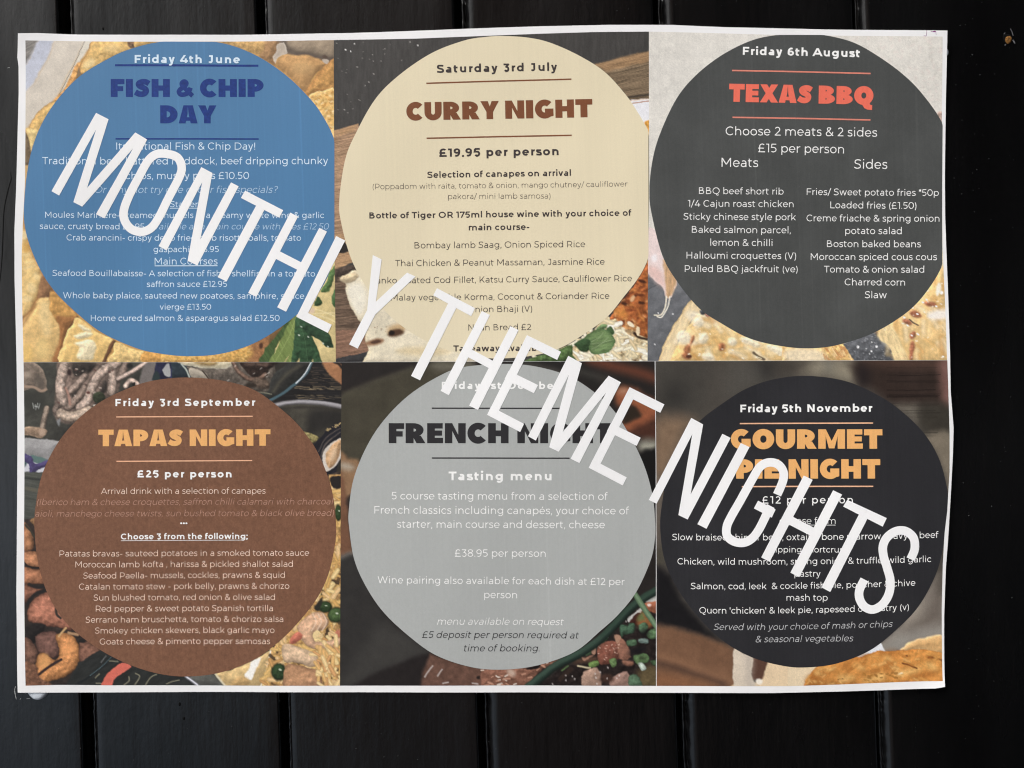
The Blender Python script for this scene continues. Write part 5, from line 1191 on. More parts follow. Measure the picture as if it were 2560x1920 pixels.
# ------------------------------------------------------------------ the sheet: outline traced as built, laid over the boards
def curve(L): return np.asarray(L, float)
def along(C, t, axis):
    """points on a boundary polyline at fraction t of its extent along axis (0 x, 1 y)"""
    a = C[:, axis]; q = a[0] + (a[-1] - a[0]) * t
    k = np.argsort(a)
    o = np.interp(q, a[k], C[k, 1 - axis])
    return np.stack([q, o], -1) if axis == 0 else np.stack([o, q], -1)
def coons(T, B, L, R, nu, nv):
    u = np.linspace(0, 1, nu); v = np.linspace(0, 1, nv)
    t, b, l, r = along(T, u, 0), along(B, u, 0), along(L, v, 1), along(R, v, 1)
    U, V = np.meshgrid(u, v)
    U = U[..., None]; V = V[..., None]
    P = (1 - V) * t[None] + V * b[None] + (1 - U) * l[:, None] + U * r[:, None]
    P -= (1 - U) * (1 - V) * t[0] + U * (1 - V) * t[-1] + (1 - U) * V * b[0] + U * V * b[-1]
    return P

TOP = curve([(48, 85.5), (93, 84), (200, 87), (382, 87.5), (600, 86.5), (880, 82.4), (1078, 75.6), (1357, 65.6), (1516, 62.5), (1680, 62.5), (1819, 68.4), (2057, 74.8), (2200, 76.5), (2366, 78.4)])
RGT = curve([(2366, 78.4), (2364, 239), (2363, 440), (2364, 540), (2370, 718), (2374, 880), (2375, 979), (2382, 1071), (2380, 1139), (2375, 1238), (2369, 1350), (2364, 1419), (2360.5, 1539), (2361, 1640), (2361, 1716)])
BOT = curve([(50, 1728), (278, 1730), (600, 1730), (880, 1730.6), (1198, 1732), (1580, 1732.6), (1938, 1732), (2100, 1729), (2177, 1726.6), (2250, 1724), (2340, 1720.5), (2361, 1716)])
LFT = curve([(48, 85.5), (46.5, 125), (45, 148), (48, 162), (48, 239), (44, 398), (42, 470), (37, 579), (36.6, 699), (40, 900), (42, 1079), (42.6, 1350), (43, 1479), (46, 1579), (50, 1728)])

def rail(*p): return curve(p)
c1t = rail((834.6, 100.3), (835.5, 398), (836.6, 640), (839.4, 905.0))
c2t = rail((1622, 79.6), (1622.7, 498), (1619.5, 680), (1618.7, 902.4))
c1b = rail((854, 905.5), (851.8, 1120), (851.2, 1400), (850, 1714))
c2b = rail((1636.6, 903.1), (1639.4, 1158), (1640, 1380), (1640.2, 1715))
PANELS = {
    'fish': (rail((66, 102.6), (199, 104), (398, 105), (600, 103.5), (834.6, 100.3)), rail((57.7, 905.2), (839.4, 905.0)),
             rail((66, 102.6), (65.5, 300), (64.4, 450), (58, 570), (55, 639), (55.5, 780), (57.7, 905.2)), c1t),
    'curry': (rail((834.6, 100.3), (1038.7, 96.7), (1200, 91), (1357, 84.3), (1480, 80.5), (1622, 79.6)), rail((839.4, 905.0), (1618.7, 902.4)), c1t, c2t),
    'meat': (rail((1622, 79.6), (1750, 82), (1938, 88.3), (2354, 93.5)), rail((1618.7, 902.4), (2366.5, 900.2)), c2t, rail((2354, 93.5), (2354, 294), (2356, 500), (2358.6, 651), (2363, 770), (2366.5, 900.2))),
    'tapas': (rail((57.7, 905.7), (854, 905.5)), rail((69.6, 1710.7), (150, 1709.5), (278.5, 1712), (600, 1714), (850, 1714)),
              rail((57.7, 905.7), (60, 1103), (60.5, 1320), (63.7, 1519), (69.6, 1710.7)), c1b),
    'french': (rail((854, 905.5), (1636.6, 903.1)), rail((850, 1714), (1640.2, 1715)), c1b, c2b),
    'pie': (rail((1638.3, 903.1), (2367, 900.8)), rail((1641.7, 1715), (1978, 1714.6), (2080, 1712), (2177, 1708), (2260, 1704.5), (2356, 1702)),
            rail((1638.3, 903.1), (1640.9, 1158), (1641.5, 1380), (1641.7, 1715)), rail((2367, 900.8), (2371.7, 1079), (2371.7, 1178), (2366, 1278), (2360, 1330), (2356, 1410), (2354, 1520), (2356, 1702))),
}
def zz(tag, L): return [px(tag, x, y) for x, y in L]
DISCS = {
    'fish': ([(471, 99)] + zz('Z1', [(1360, 264), (1500, 300), (1650, 370), (1800, 475), (1920, 590), (2010, 700), (2098, 870)]) + [(849, 430), (853, 510), (845, 600), (826, 675), (792, 737)] +
             zz('Z2', [(1830, 900), (1620, 1040), (1400, 1115), (1180, 1132), (1000, 1115), (850, 1080), (640, 985), (480, 860), (340, 720), (240, 560), (165, 350), (157, 150)]) +
             zz('Z1', [(200, 960), (300, 720), (480, 500), (700, 360), (850, 300), (1010, 264)]), (-1e9, 104.6, 836.3, 1e9)),
    'curry': (zz('Z3', [(1170, 228), (1320, 239), (1450, 270), (1620, 345), (1780, 445), (1900, 570), (1980, 680), (2068, 840)]) + [(1638, 410), (1642, 480), (1638, 570)] +
              zz('Z4', [(2060, 520), (2000, 640), (1900, 770), (1800, 890), (1650, 1000), (1500, 1085), (1330, 1130), (1130, 1147), (980, 1136), (840, 1105), (700, 1052), (560, 975), (430, 870), (310, 725), (200, 530), (135, 300), (122, 150)]) +
              zz('Z3', [(160, 1000), (230, 830), (350, 620), (500, 470), (700, 335), (900, 258), (1040, 234)]), (-1e9, -1e9, 1621.0, 1e9)),
    'meat': ([(2008, 84)] + zz('Z5', [(1250, 232), (1400, 275), (1550, 360), (1700, 470), (1820, 590), (1945, 765)]) + [(2375, 370), (2385, 470), (2376, 580)] +
             zz('Z6', [(1955, 550), (1860, 715), (1730, 855), (1520, 985), (1300, 1060), (1130, 1082), (950, 1070), (740, 1020), (560, 925), (420, 830), (280, 660), (190, 500), (125, 250)]) +
             zz('Z5', [(108, 1200), (130, 1000), (180, 830), (280, 620), (400, 475), (560, 350), (740, 260), (900, 224)]), (1623.5, 88.6, 2356.3, 1e9)),
    'tapas': (zz('B1', [(1170, 160), (1400, 180), (1600, 240), (1780, 370), (1900, 490), (2000, 640), (2080, 850), (2110, 1060)]) + zz('B2', [(2105, 100), (2060, 300), (1980, 460), (1850, 620), (1740, 725), (1600, 825), (1400, 905), (1190, 933), (1000, 915), (800, 850), (600, 740), (420, 590), (300, 400), (240, 200), (220, 30)]) +
              zz('B1', [(220, 1000), (260, 780), (350, 590), (470, 440), (620, 320), (800, 230), (960, 180)]), (-1e9, -1e9, 1e9, 1e9)),
    'french': (zz('B3', [(1150, 75), (1350, 90), (1560, 150), (1720, 250), (1840, 360), (1950, 530), (2040, 720), (2090, 900), (2106, 1060)]) + zz('B4', [(2106, 60), (2080, 200), (1990, 400), (1880, 540), (1760, 650), (1600, 780), (1370, 865), (1150, 892), (950, 875), (730, 800), (560, 680), (400, 530), (290, 370), (215, 200), (183, 0)]) +
               zz('B3', [(180, 1000), (210, 800), (290, 600), (400, 430), (560, 270), (750, 150), (900, 95)]), (-1e9, -1e9, 1638.5, 1e9)),
    'pie': (zz('B5', [(1110, 150), (1350, 185), (1560, 280), (1700, 380), (1830, 510), (1920, 660), (1970, 830), (1988, 980)]) + zz('B6', [(1972, -30), (1940, 180), (1890, 330), (1800, 490), (1680, 620), (1500, 765), (1290, 850), (1100, 875), (950, 865), (750, 810), (560, 700), (400, 540), (280, 370), (205, 200), (178, 0)]) +
            zz('B5', [(190, 950), (230, 740), (320, 560), (430, 430), (560, 330), (720, 230), (900, 170)]), (-1e9, -1e9, 2367.5, 1e9)),
}
def disc_outline(key):
    L, (x0, y0, x1, y1) = DISCS[key]
    P = spline(L, 7)
    P[:, 0] = np.clip(P[:, 0], x0, x1); P[:, 1] = np.clip(P[:, 1], y0, y1)
    if key == 'pie':   # the right edge of the printing bows
        P[:, 0] = np.minimum(P[:, 0], along(PANELS['pie'][3], (P[:, 1] - 901.2) / (1702 - 901.2), 1)[:, 0])
    return P

M_paper = paper_mat()
cx0, cz0 = wall_xz(1206, 1725)
poster = thing('menu_poster', 'creased white edged paper poster of six pub theme night menus on the black boards', 'poster', (float(cx0), -0.001, float(cz0)))

# paper: front, back and rim as one thin solid sheet
nu, nv = 190, 140
G = coons(TOP, BOT, LFT, RGT, nu, nv).reshape(-1, 2)
front = on_paper(G, 0); back = front.copy(); back[:, 1] += 0.00011
idx = np.arange(nu * nv).reshape(nv, nu)
Q = np.stack([idx[:-1, :-1], idx[1:, :-1], idx[1:, 1:], idx[:-1, 1:]], -1).reshape(-1, 4)
off = nu * nv
rim = np.concatenate([idx[0, :], idx[1:, -1], idx[-1, -2::-1], idx[-2:0:-1, 0]])
nr = len(rim); a_ = 2 * off + np.arange(nr); b_ = 2 * off + np.roll(np.arange(nr), -1)
rq = np.stack([a_, b_, b_ + nr, a_ + nr], 1)
me = fast_mesh('paper_sheet', np.vstack([front, back, front[rim], back[rim]]), np.vstack([Q, Q[:, ::-1] + off, rq]))
me.polygons.foreach_set('use_smooth', np.r_[np.ones(2 * len(Q), bool), np.zeros(len(rq), bool)])
linked('paper_sheet', me, poster, M_paper)

M_photo = ink_mat('printed photograph', attr='print', mottle=0.05, streak=0.02, gloss=0.5, grain=2600.0)
M_disc = {
    'fish': ink_mat('blue print', (80, 127, 169), 0.03, 0.02, lines=0.14),
    'curry': ink_mat('cream print', (230, 218, 187), 0.035, 0.015),
    'meat': ink_mat('grey slate print', (77, 79, 78), 0.08, 0.04, lines=0.20, cloud=0.16, speck=0.05),
    'tapas': ink_mat('brown print', (122, 86, 66), 0.12, 0.03, lines=0.08, grain=1500.0, cloud=0.06, speck=0.17),
    'french': ink_mat('silver grey print', (174, 177, 175), 0.04, 0.015, lines=0.06, speck=0.025),
    'pie': ink_mat('charcoal print', (45, 45, 48), 0.10, 0.05, lines=0.08, cloud=0.12, speck=0.05),
}
LABELS = {'fish': 'panel with a blue circle over a photo of chips', 'curry': 'panel with a cream circle over a photo of naan and rice', 'meat': 'panel with a dark grey circle over a photo of glazed meat',
          'tapas': 'panel with a brown circle over a photo of tapas dishes', 'french': 'panel with a silver grey circle over a photo of stew and chives', 'pie': 'panel with a charcoal circle over a photo of a golden pie'}
PAINT = {'fish': (paint_chips, (205, 158, 92), .1, 20, (1, 1)), 'curry': (paint_curry, (75, 73, 71), .12, 9, (.5, 3)), 'meat': (paint_meat, (222, 218, 209), .05, 14, (1, 1)),
         'tapas': (paint_tapas, (60, 56, 50), .15, 14, (1, 1)), 'french': (paint_french, (48, 43, 41), .08, 20, (1, 1)), 'pie': (paint_pie, (82, 77, 71), .06, 30, (1, 1))}
PANEL_OBJ = {}
STEP = 2.0
for si, key in enumerate(PANELS):
    T, B, L, R = PANELS[key]
    W = T[-1, 0] - T[0, 0]; H = L[-1, 1] - L[0, 1]
    nu, nv = int(W / STEP), int(H / STEP)
    P = coons(T, B, L, R, nu, nv)
    fn, base, amp, sc, stt = PAINT[key]
    pic = Picture(P[..., 0], P[..., 1], base, amp, sc, 11 + 7 * si, stt)
    fn(pic)
    soft_ = pic.C              # the crisp edges of a sharpened photograph
    for ax in (0, 1):
        for _ in range(2):
            pad = np.concatenate([np.take(soft_, [0], ax), soft_, np.take(soft_, [-1], ax)], ax)
            n_ = soft_.shape[ax]
            soft_ = (np.take(pad, range(0, n_), ax) + np.take(pad, range(1, n_ + 1), ax) + np.take(pad, range(2, n_ + 2), ax)) / 3
    pic.C = pic.C + 0.15 * (pic.C - soft_)
    lum = pic.C.mean(-1, keepdims=True)
    pic.C = lum + (pic.C - lum) * (0.82 if key in ('french', 'tapas') else 0.93)
    pic.C = pic.C - 12 * np.clip(1 - lum / 255, 0, 1) ** 2 + 10 * np.clip(lum / 255 - 0.5, 0, 1)
    grain = np.random.RandomState(si).normal(0, 1, P.shape[:2])
    C = np.clip(pic.C * (1 + 0.022 * grain)[..., None], 4, 252)
    C = lin(C) * INK_K
    D = disc_outline(key)
    dd = seg_dist(P[..., 0], P[..., 1], D[::3], True)
    idx = np.arange(nu * nv).reshape(nv, nu)
    hid = dd > 7
    allhid = hid[:-1, :-1] & hid[1:, :-1] & hid[1:, 1:] & hid[:-1, 1:]
    Q = np.stack([idx[:-1, :-1], idx[1:, :-1], idx[1:, 1:], idx[:-1, 1:]], -1)[~allhid]
    used = np.unique(Q); remap = np.zeros(nu * nv, int); remap[used] = np.arange(len(used))
    V = on_paper(P.reshape(-1, 2)[used], 1)
    me = fast_mesh('menu_panel', V, remap[Q])
    at = me.attributes.new('print', 'FLOAT_COLOR', 'POINT')
    at.data.foreach_set('color', np.concatenate([C.reshape(-1, 3)[used], np.ones((len(used), 1))], 1).astype(np.float32).ravel())
    me.polygons.foreach_set('use_smooth', np.ones(len(Q), bool))
    o = linked('menu_panel', me, poster, M_photo)
    o['label'] = LABELS[key]
    PANEL_OBJ[key] = o
    # the coloured circle
    c = D.mean(0); n = len(D); rings = 30
    q = np.linspace(1, 0.0005, rings)
    V2 = np.concatenate([c + (D - c) * k for k in q])
    i = np.arange((rings - 1) * n); r = i // n; k = i % n
    F2 = np.stack([r * n + k, r * n + (k + 1) % n, (r + 1) * n + (k + 1) % n, (r + 1) * n + k], 1)
    me = fast_mesh('circle', on_paper(V2, 2), F2)
    me.polygons.foreach_set('use_smooth', np.ones(len(F2), bool))
    linked('circle', me, o, M_disc[key])

# ------------------------------------------------------------------ the words
def ink(name, rgb, mot=0.05): return ink_mat(name, rgb, mot, 0.03)
I_ice = ink('pale blue lettering', (218, 236, 250)); I_ice2 = ink('thin pale blue lettering', (186, 212, 234)); I_white = ink('white lettering', (245, 245, 243)); I_soft = ink('thin white lettering', (196, 197, 199))
I_navy = ink_mat('navy lettering', (24, 54, 126), 0.2, 0.04, grain=700.0); I_choc = ink_mat('brown lettering', (126, 78, 52), 0.12, 0.06); I_dark = ink('dark grey lettering', (66, 59, 58)); I_mid = ink('thin dark grey lettering', (92, 82, 76))
I_coral = ink('coral lettering', (238, 116, 96)); I_pink = ink('pale coral rules', (226, 138, 120)); I_peach = ink_mat('apricot lettering', (236, 178, 112), 0.07, 0.03); I_rose = ink('pale apricot lettering', (250, 224, 206)); I_faint = ink_mat('faded lettering', (184, 142, 124), 0.25, 0.12); I_black = ink('black lettering', (46, 45, 47)); I_line = ink('pale apricot rules', (240, 186, 150))

def put(key, name, mat, fn, layer=3):
    k = Ink(); fn(k)
    return linked(name, k.mesh(name, layer), PANEL_OBJ[key], mat)
def lines(*rows):
    def f(k):
        for r in rows:
            r = list(r); kw = r.pop() if isinstance(r[-1], dict) else {}
            body(k, *r, **kw)
    return f
IT = dict(weight='light', slant=0.21); LT = dict(weight='light'); BD = dict(weight='bold'); MD = dict(weight='medium')
def rules(key, mat, *rs):
    for r in rs: put(key, 'rule', mat, lambda k, r=r: rule_line(k, *r))

put('fish', 'date', I_ice, lines(('Z1', 'Friday 4th June', 848, 397, 1507, 397, dict(weight='heavy', cap=50))), 4)
put('fish', 'heading', I_navy, lambda k: (title(k, 'Z1', 'FISH', 697, 610, 1068, 610, 113), title(k, 'Z1', '&', 1110, 610, 1220, 610, 113), title(k, 'Z1', 'CHIP', 1257, 610, 1656, 608, 113), title(k, 'Z1', 'DAY', 1007, 775, 1360, 775, 113)))
rules('fish', I_navy, ('Z1', 724, 411, 1623, 412, 13), ('Z1', 726, 872, 1625, 873, 9))
put('fish', 'menu_text', I_ice, lambda k: (lines(
    ('Z1', 'Its National Fish & Chip Day!', 731, 940, 1603, 940), ('Z1', 'Traditional beer battered haddock, beef dripping chunky', 270, 1034, 2062, 1032), ('Z1', 'chips, mushy peas £10.50', 788, 1125, 1565, 1125),
    ('Z2', 'Starters', 1068, 195, 1268, 195), ('Z2', 'Moules Mariniere- steamed mussels in a creamy white wine & garlic', 287, 263, 2037, 265), ('Z2', 'sauce, crusty bread £6.95', 253, 334, 905, 335),
    ('Z2', 'Crab arancini- crispy deep fried crab risotto balls, tomato', 420, 405, 1892, 407), ('Z2', 'gaspachio £6.95', 963, 478, 1375, 478), ('Z2', 'Main Courses', 970, 556, 1367, 556),
    ('Z2', 'Seafood Bouillabaisse- A selection of fish & shellfish in a tomato', 330, 628, 1980, 632), ('Z2', 'saffron sauce £12.95', 920, 697, 1427, 697), ('Z2', 'Whole baby plaice, sauteed new poatoes, samphire, sauce', 397, 768, 1912, 772),
    ('Z2', 'vierge £13.50', 1003, 840, 1327, 840), ('Z2', 'Home cured salmon & asparagus salad £12.50', 570, 911, 1757, 911))(k), rule_line(k, 'Z2', 1066, 202, 1268, 202, 4), rule_line(k, 'Z2', 970, 564, 1367, 564, 5)))
put('fish', 'menu_text', I_ice2, lines(('Z1', 'Or why not try one of our fish specials?', 597, 1212, 1747, 1212, IT), ('Z2', 'Available as a main course with fries £12.50', 925, 335, 2068, 336, IT)))

put('curry', 'date', I_dark, lines(('Z3', 'Saturday 3rd July', 735, 459, 1490, 444, dict(weight='heavy', cap=50))))
rules('curry', I_choc, ('Z3', 668, 524, 1580, 497, 9), ('Z3', 670, 869, 1582, 849, 9))
put('curry', 'heading', I_choc, lambda k: (title(k, 'Z3', 'CURRY', 543, 757, 1125, 748, 113), title(k, 'Z3', 'NIGHT', 1165, 747, 1713, 735, 114)))
put('curry', 'price', I_dark, lines(('Z3', '£19.95 per person', 750, 986, 1500, 974, dict(weight='heavy', cap=52))))
put('curry', 'menu_text', I_dark, lines(('Z3', 'Selection of canapes on arrival', 674, 1118, 1577, 1104, BD), ('Z4', 'Bottle of Tiger OR 175ml house wine with your choice of', 310, 268, 1957, 250, BD), ('Z4', 'main course-', 935, 342, 1315, 338, BD),
    ('Z4', 'Bombay lamb Saag, Onion Spiced Rice', 594, 455, 1666, 447), ('Z4', 'Thai Chicken & Peanut Massaman, Jasmine Rice', 473, 567, 1788, 557), ('Z4', 'Panko Coated Cod Fillet, Katsu Curry Sauce, Cauliflower Rice', 318, 676, 1960, 662),
    ('Z4', 'Malay vegetable Korma, Coconut & Coriander Rice', 446, 783, 1818, 772), ('Z4', 'Onion Bhaji (V)', 928, 857, 1333, 853), ('Z4', 'Naan Bread £2', 932, 971, 1327, 968), ('Z4', 'Takeaway Available', 838, 1103, 1416, 1099, BD)))
put('curry', 'menu_text', I_mid, lines(('Z3', '(Poppadom with raita, tomato & onion, mango chutney/ cauliflower', 332, 1190, 1932, 1172, LT), ('Z4', 'pakora/ mini lamb samosa)', 805, 145, 1448, 141, LT)))

put('meat', 'date', I_white, lines(('Z5', 'Friday 6th August', 695, 346, 1428, 362, dict(weight='heavy', cap=50))))
rules('meat', I_pink, ('Z5', 628, 444, 1497, 464, 9), ('Z5', 631, 738, 1498, 754, 9))
put('meat', 'heading', I_coral, lambda k: (title(k, 'Z5', 'TEXAS', 608, 640, 1132, 652, 113), title(k, 'Z5', 'BBQ', 1170, 653, 1515, 659, 113)))
put('meat', 'menu_text', I_white, lines(('Z5', 'Choose 2 meats & 2 sides', 588, 850, 1540, 859), ('Z5', '£15 per person', 793, 957, 1332, 964), ('Z5', 'Meats', 562, 1049, 792, 1050), ('Z5', 'Sides', 1396, 1059, 1606, 1060),
    ('Z6', 'BBQ beef short rib', 420, 113, 952, 117), ('Z6', '1/4 Cajun roast chicken', 350, 193, 1015, 196), ('Z6', 'Sticky chinese style pork', 322, 275, 1030, 278), ('Z6', 'Baked salmon parcel,', 375, 357, 998, 360), ('Z6', 'lemon & chilli', 492, 438, 883, 440),
    ('Z6', 'Halloumi croquettes (V)', 342, 519, 1032, 522), ('Z6', 'Pulled BBQ jackfruit (ve)', 331, 603, 1042, 605),
    ('Z6', 'Fries/ Sweet potato fries *50p', 1098, 119, 1930, 124), ('Z6', 'Loaded fries (£1.50)', 1247, 202, 1790, 205), ('Z6', 'Creme friache & spring onion', 1097, 284, 1934, 286), ('Z6', 'potato salad', 1342, 364, 1698, 364), ('Z6', 'Boston baked beans', 1226, 446, 1818, 447),
    ('Z6', 'Moroccan spiced cous cous', 1124, 527, 1918, 528), ('Z6', 'Tomato & onion salad', 1208, 606, 1838, 607), ('Z6', 'Charred corn', 1338, 686, 1718, 688), ('Z6', 'Slaw', 1464, 767, 1602, 768)))

put('tapas', 'date', I_white, lines(('B1', 'Friday 3rd September', 725, 340, 1605, 338, dict(weight='heavy', cap=45))))
rules('tapas', I_line, ('B1', 730, 408, 1588, 404, 7), ('B1', 733, 687, 1585, 682, 7))
put('tapas', 'heading', I_peach, lambda k: (title(k, 'B1', 'TAPAS', 618, 592, 1150, 591, 104), title(k, 'B1', 'NIGHT', 1192, 591, 1700, 589, 104)))
put('tapas', 'price', I_white, lines(('B1', '£25 per person', 865, 788, 1455, 788, dict(weight='heavy', cap=45))))
put('tapas', 'menu_text', I_white, lambda k: (lines(('B1', '...', 1132, 1080, 1178, 1080, BD), ('B1', 'Choose 3 from the following;', 762, 1177, 1557, 1175, BD))(k), rule_line(k, 'B1', 762, 1185, 1535, 1182, 3)))
put('tapas', 'menu_text', I_faint, lines(('B1', '(Iberico ham & cheese croquettes, saffron chilli calamari with charcoal', 232, 962, 2095, 958, IT)))
put('tapas', 'menu_text', I_faint, lines(('B1', 'aioli, manchego cheese twists, sun bushed tomato & black olive bread)', 222, 1034, 2098, 1030, IT)))
put('tapas', 'menu_text', I_rose, lines(('B1', 'Arrival drink with a selection of canapes', 637, 892, 1668, 890, LT)))
put('tapas', 'menu_text', I_rose, lines(('B2', 'Patatas bravas- sauteed potatoes in a smoked tomato sauce', 378, 178, 1942, 174, LT), ('B2', 'Moroccan lamb kofta , harissa & pickled shallot salad', 478, 246, 1840, 244, LT),
    ('B2', 'Seafood Paella- mussels, cockles, prawns & squid', 527, 316, 1790, 313, LT), ('B2', 'Catalan tomato stew - pork belly, prawns & chorizo', 501, 385, 1818, 382, LT), ('B2', 'Sun blushed tomato, red onion & olive salad', 592, 454, 1728, 452, LT), ('B2', 'Red pepper & sweet potato Spanish tortilla', 607, 523, 1715, 522, LT),
    ('B2', 'Serrano ham bruschetta, tomato & chorizo salsa', 543, 592, 1780, 590, LT), ('B2', 'Smokey chicken skewers, black garlic mayo', 602, 660, 1725, 659, LT), ('B2', 'Goats cheese & pimento pepper samosas', 632, 729, 1697, 729, LT)))

put('french', 'date', I_white, lines(('B3', 'Friday 1st October', 765, 232, 1500, 233, dict(weight='heavy', cap=45))))
rules('french', I_black, ('B3', 703, 353, 1566, 354, 8), ('B3', 703, 666, 1568, 667, 8))
put('french', 'heading', I_black, lambda k: (title(k, 'B3', 'FRENCH', 432, 573, 1185, 573, 126), title(k, 'B3', 'NIGHT', 1240, 573, 1842, 573, 126)))
put('french', 'price', I_white, lines(('B3', 'Tasting menu', 808, 806, 1455, 806, dict(weight='heavy', cap=55))))
put('french', 'menu_text', I_white, lines(('B3', '5 course tasting menu from a selection of', 451, 926, 1808, 930), ('B3', 'French classics including canapés, your choice of', 342, 1015, 1942, 1021), ('B3', 'starter, main course and dessert, cheese', 484, 1104, 1790, 1108),
    ('B4', '£38.95 per person', 848, 180, 1418, 182), ('B4', 'Wine pairing also available for each dish at £12 per', 362, 347, 1915, 360), ('B4', 'person', 1032, 441, 1238, 443), ('B4', 'menu available on request', 737, 607, 1533, 612, IT)))
put('french', 'menu_text', I_black, lines(('B4', '£5 deposit per person required at', 641, 690, 1628, 696, dict(weight='regular', slant=.21)), ('B4', 'time of booking.', 905, 776, 1380, 778, dict(weight='regular', slant=.21))))

put('pie', 'date', I_white, lines(('B5', 'Friday 5th November', 682, 379, 1508, 375, dict(weight='heavy', cap=48))))
rules('pie', I_line, ('B5', 678, 450, 1512, 446, 8), ('B5', 690, 846, 1512, 843, 8))
put('pie', 'heading', I_peach, lambda k: (title(k, 'B5', 'GOURMET', 622, 609, 1570, 607, 122), title(k, 'B5', 'PIE', 655, 796, 928, 796, 122), title(k, 'B5', 'NIGHT', 985, 796, 1556, 794, 122)))
put('pie', 'price', I_white, lines(('B5', '£12 per person', 820, 953, 1385, 950, dict(weight='medium', cap=46))))
put('pie', 'menu_text', I_white, lambda k: (lines(('B5', 'choose from', 927, 1080, 1277, 1080, LT), ('B5', 'Slow braised shin of beef, oxtail & bone marrow gravy & beef', 253, 1183, 1922, 1166, dict(sag=7)), ('B6', 'dripping shortcrust', 845, 153, 1345, 153),
    ('B6', 'Chicken, wild mushroom, spring onion & truffle, wild garlic', 287, 229, 1877, 212, dict(sag=7)), ('B6', 'pastry', 1020, 305, 1183, 305), ('B6', 'Salmon, cod, leek  & cockle fish pie, poacher & chive', 370, 384, 1778, 361, dict(sag=8)), ('B6', 'mash top', 970, 456, 1228, 456),
    ('B6', "Quorn 'chicken' & leek pie, rapeseed oil pastry (v)", 424, 536, 1738, 514, dict(sag=8)))(k), rule_line(k, 'B5', 927, 1087, 1277, 1087, 3)))
put('pie', 'menu_text', I_soft, lines(('B6', 'Served with your choice of mash or chips', 513, 640, 1637, 620, dict(weight='light', slant=.21, sag=6)), ('B6', '& seasonal vegetables', 776, 717, 1390, 711, IT)))

# ------------------------------------------------------------------ the slogan across the sheet
def bar(k, a, b, w, n=None, a2=None):
    """a thick straight stroke from pixel a to b"""
    a = np.asarray(a, float); b = np.asarray(b, float)
    n = n or max(2, int(np.hypot(*(b - a)) / 12))
    V, F = strip([tuple(a + (b - a) * i / n) for i in range(n + 1)], w)
    k.add(V, F)
def quad(k, A, B, C, D, n=14):
    """four corners: A-B one end, D-C the other, cut into steps from A to D"""
    A, B, C, D = (np.asarray(q, float) for q in (A, B, C, D))
    V = []
    for i in range(n + 1):
        t = i / n
        V += [A + (D - A) * t, B + (C - B) * t]
    k.add(np.array(V), [(2 * i, 2 * i + 1, 2 * i + 3, 2 * i + 2) for i in range(n)])
def lerp(a, b, t): return (a[0] + (b[0] - a[0]) * t, a[1] + (b[1] - a[1]) * t)
def stem_of(k, bl, br, tl, tr): quad(k, bl, br, tr, tl)
def P_(tag, *L): return [px(tag, x, y) for x, y in L]
def letter_N(k, bl, bl2, tl, tr, vb, vb2, t2, t2b):
    """left stem bottom bl-bl2, its top tl-tr (tr is also the diagonal's top), diagonal foot vb-vb2, right stem top t2-t2b"""
    quad(k, bl, bl2, lerp(tl, tr, .62), tl)
    quad(k, vb, lerp(vb, vb2, .85), tr, lerp(tl, tr, .30))
    quad(k, lerp(vb, vb2, .12), vb2, t2b, t2)
def letter_H(k, s1, s2, c):
    quad(k, *s1); quad(k, *s2)
    (bl, br, tr, tl), (bl2, br2, tr2, tl2) = s1, s2
    A = lerp(br, tr, c - .047); D = lerp(br, tr, c + .047); B = lerp(bl2, tl2, c - .047); C = lerp(bl2, tl2, c + .047)
    quad(k, A, D, C, B)
def letter_T(k, bar4, foot):
    tl, tr, br, bl = bar4
    quad(k, tl, bl, br, tr)
    m0, m1 = lerp(bl, br, .5 - .108), lerp(bl, br, .5 + .108)
    quad(k, foot[0], foot[1], lerp(tl, tr, .5 + .108), lerp(tl, tr, .5 - .108))
def letter_M(k, bl, bl2, tl, tr, v0, v1, t2l, t2r, br0, br1):
    quad(k, bl, bl2, lerp(tl, tr, .58), tl)
    quad(k, v0, lerp(v0, v1, .9), tr, lerp(tl, tr, .36))
    quad(k, lerp(v0, v1, .1), v1, lerp(t2l, t2r, .64), t2l)
    quad(k, br0, br1, t2r, lerp(t2l, t2r, .42))
def letter_E(k, bl, tl, tr, trb, midt, midb, br, brt):
    """stem's left side bl-tl; arms: top right corners, middle end, bottom end"""
    u = (np.asarray(tr, float) - np.asarray(tl, float)); u /= np.linalg.norm(u)
    ub = (np.asarray(br, float) - np.asarray(bl, float)); ub /= np.linalg.norm(ub)
    w = 22.0
    quad(k, bl, np.asarray(bl) + ub * w, np.asarray(tl) + u * w, tl)
    v = (np.asarray(trb, float) - np.asarray(tr, float))
    quad(k, tl, np.asarray(tl) + v, trb, tr)
    quad(k, np.asarray(bl) + (np.asarray(brt, float) - np.asarray(br, float)), bl, br, brt)
    if midt is not None:
        s = lerp(bl, tl, .5)
        L = np.linalg.norm(np.asarray(midt, float) - np.asarray(s, float))
        quad(k, np.asarray(midt, float) - u * L, np.asarray(midb, float) - u * L, midb, midt)

I_slogan = ink_mat('white slogan lettering', (246, 246, 246), 0.015, 0.01)
def word(fn):
    k = Ink(); fn(k); return linked('slogan_word', k.mesh('slogan_word', 5), poster, I_slogan)

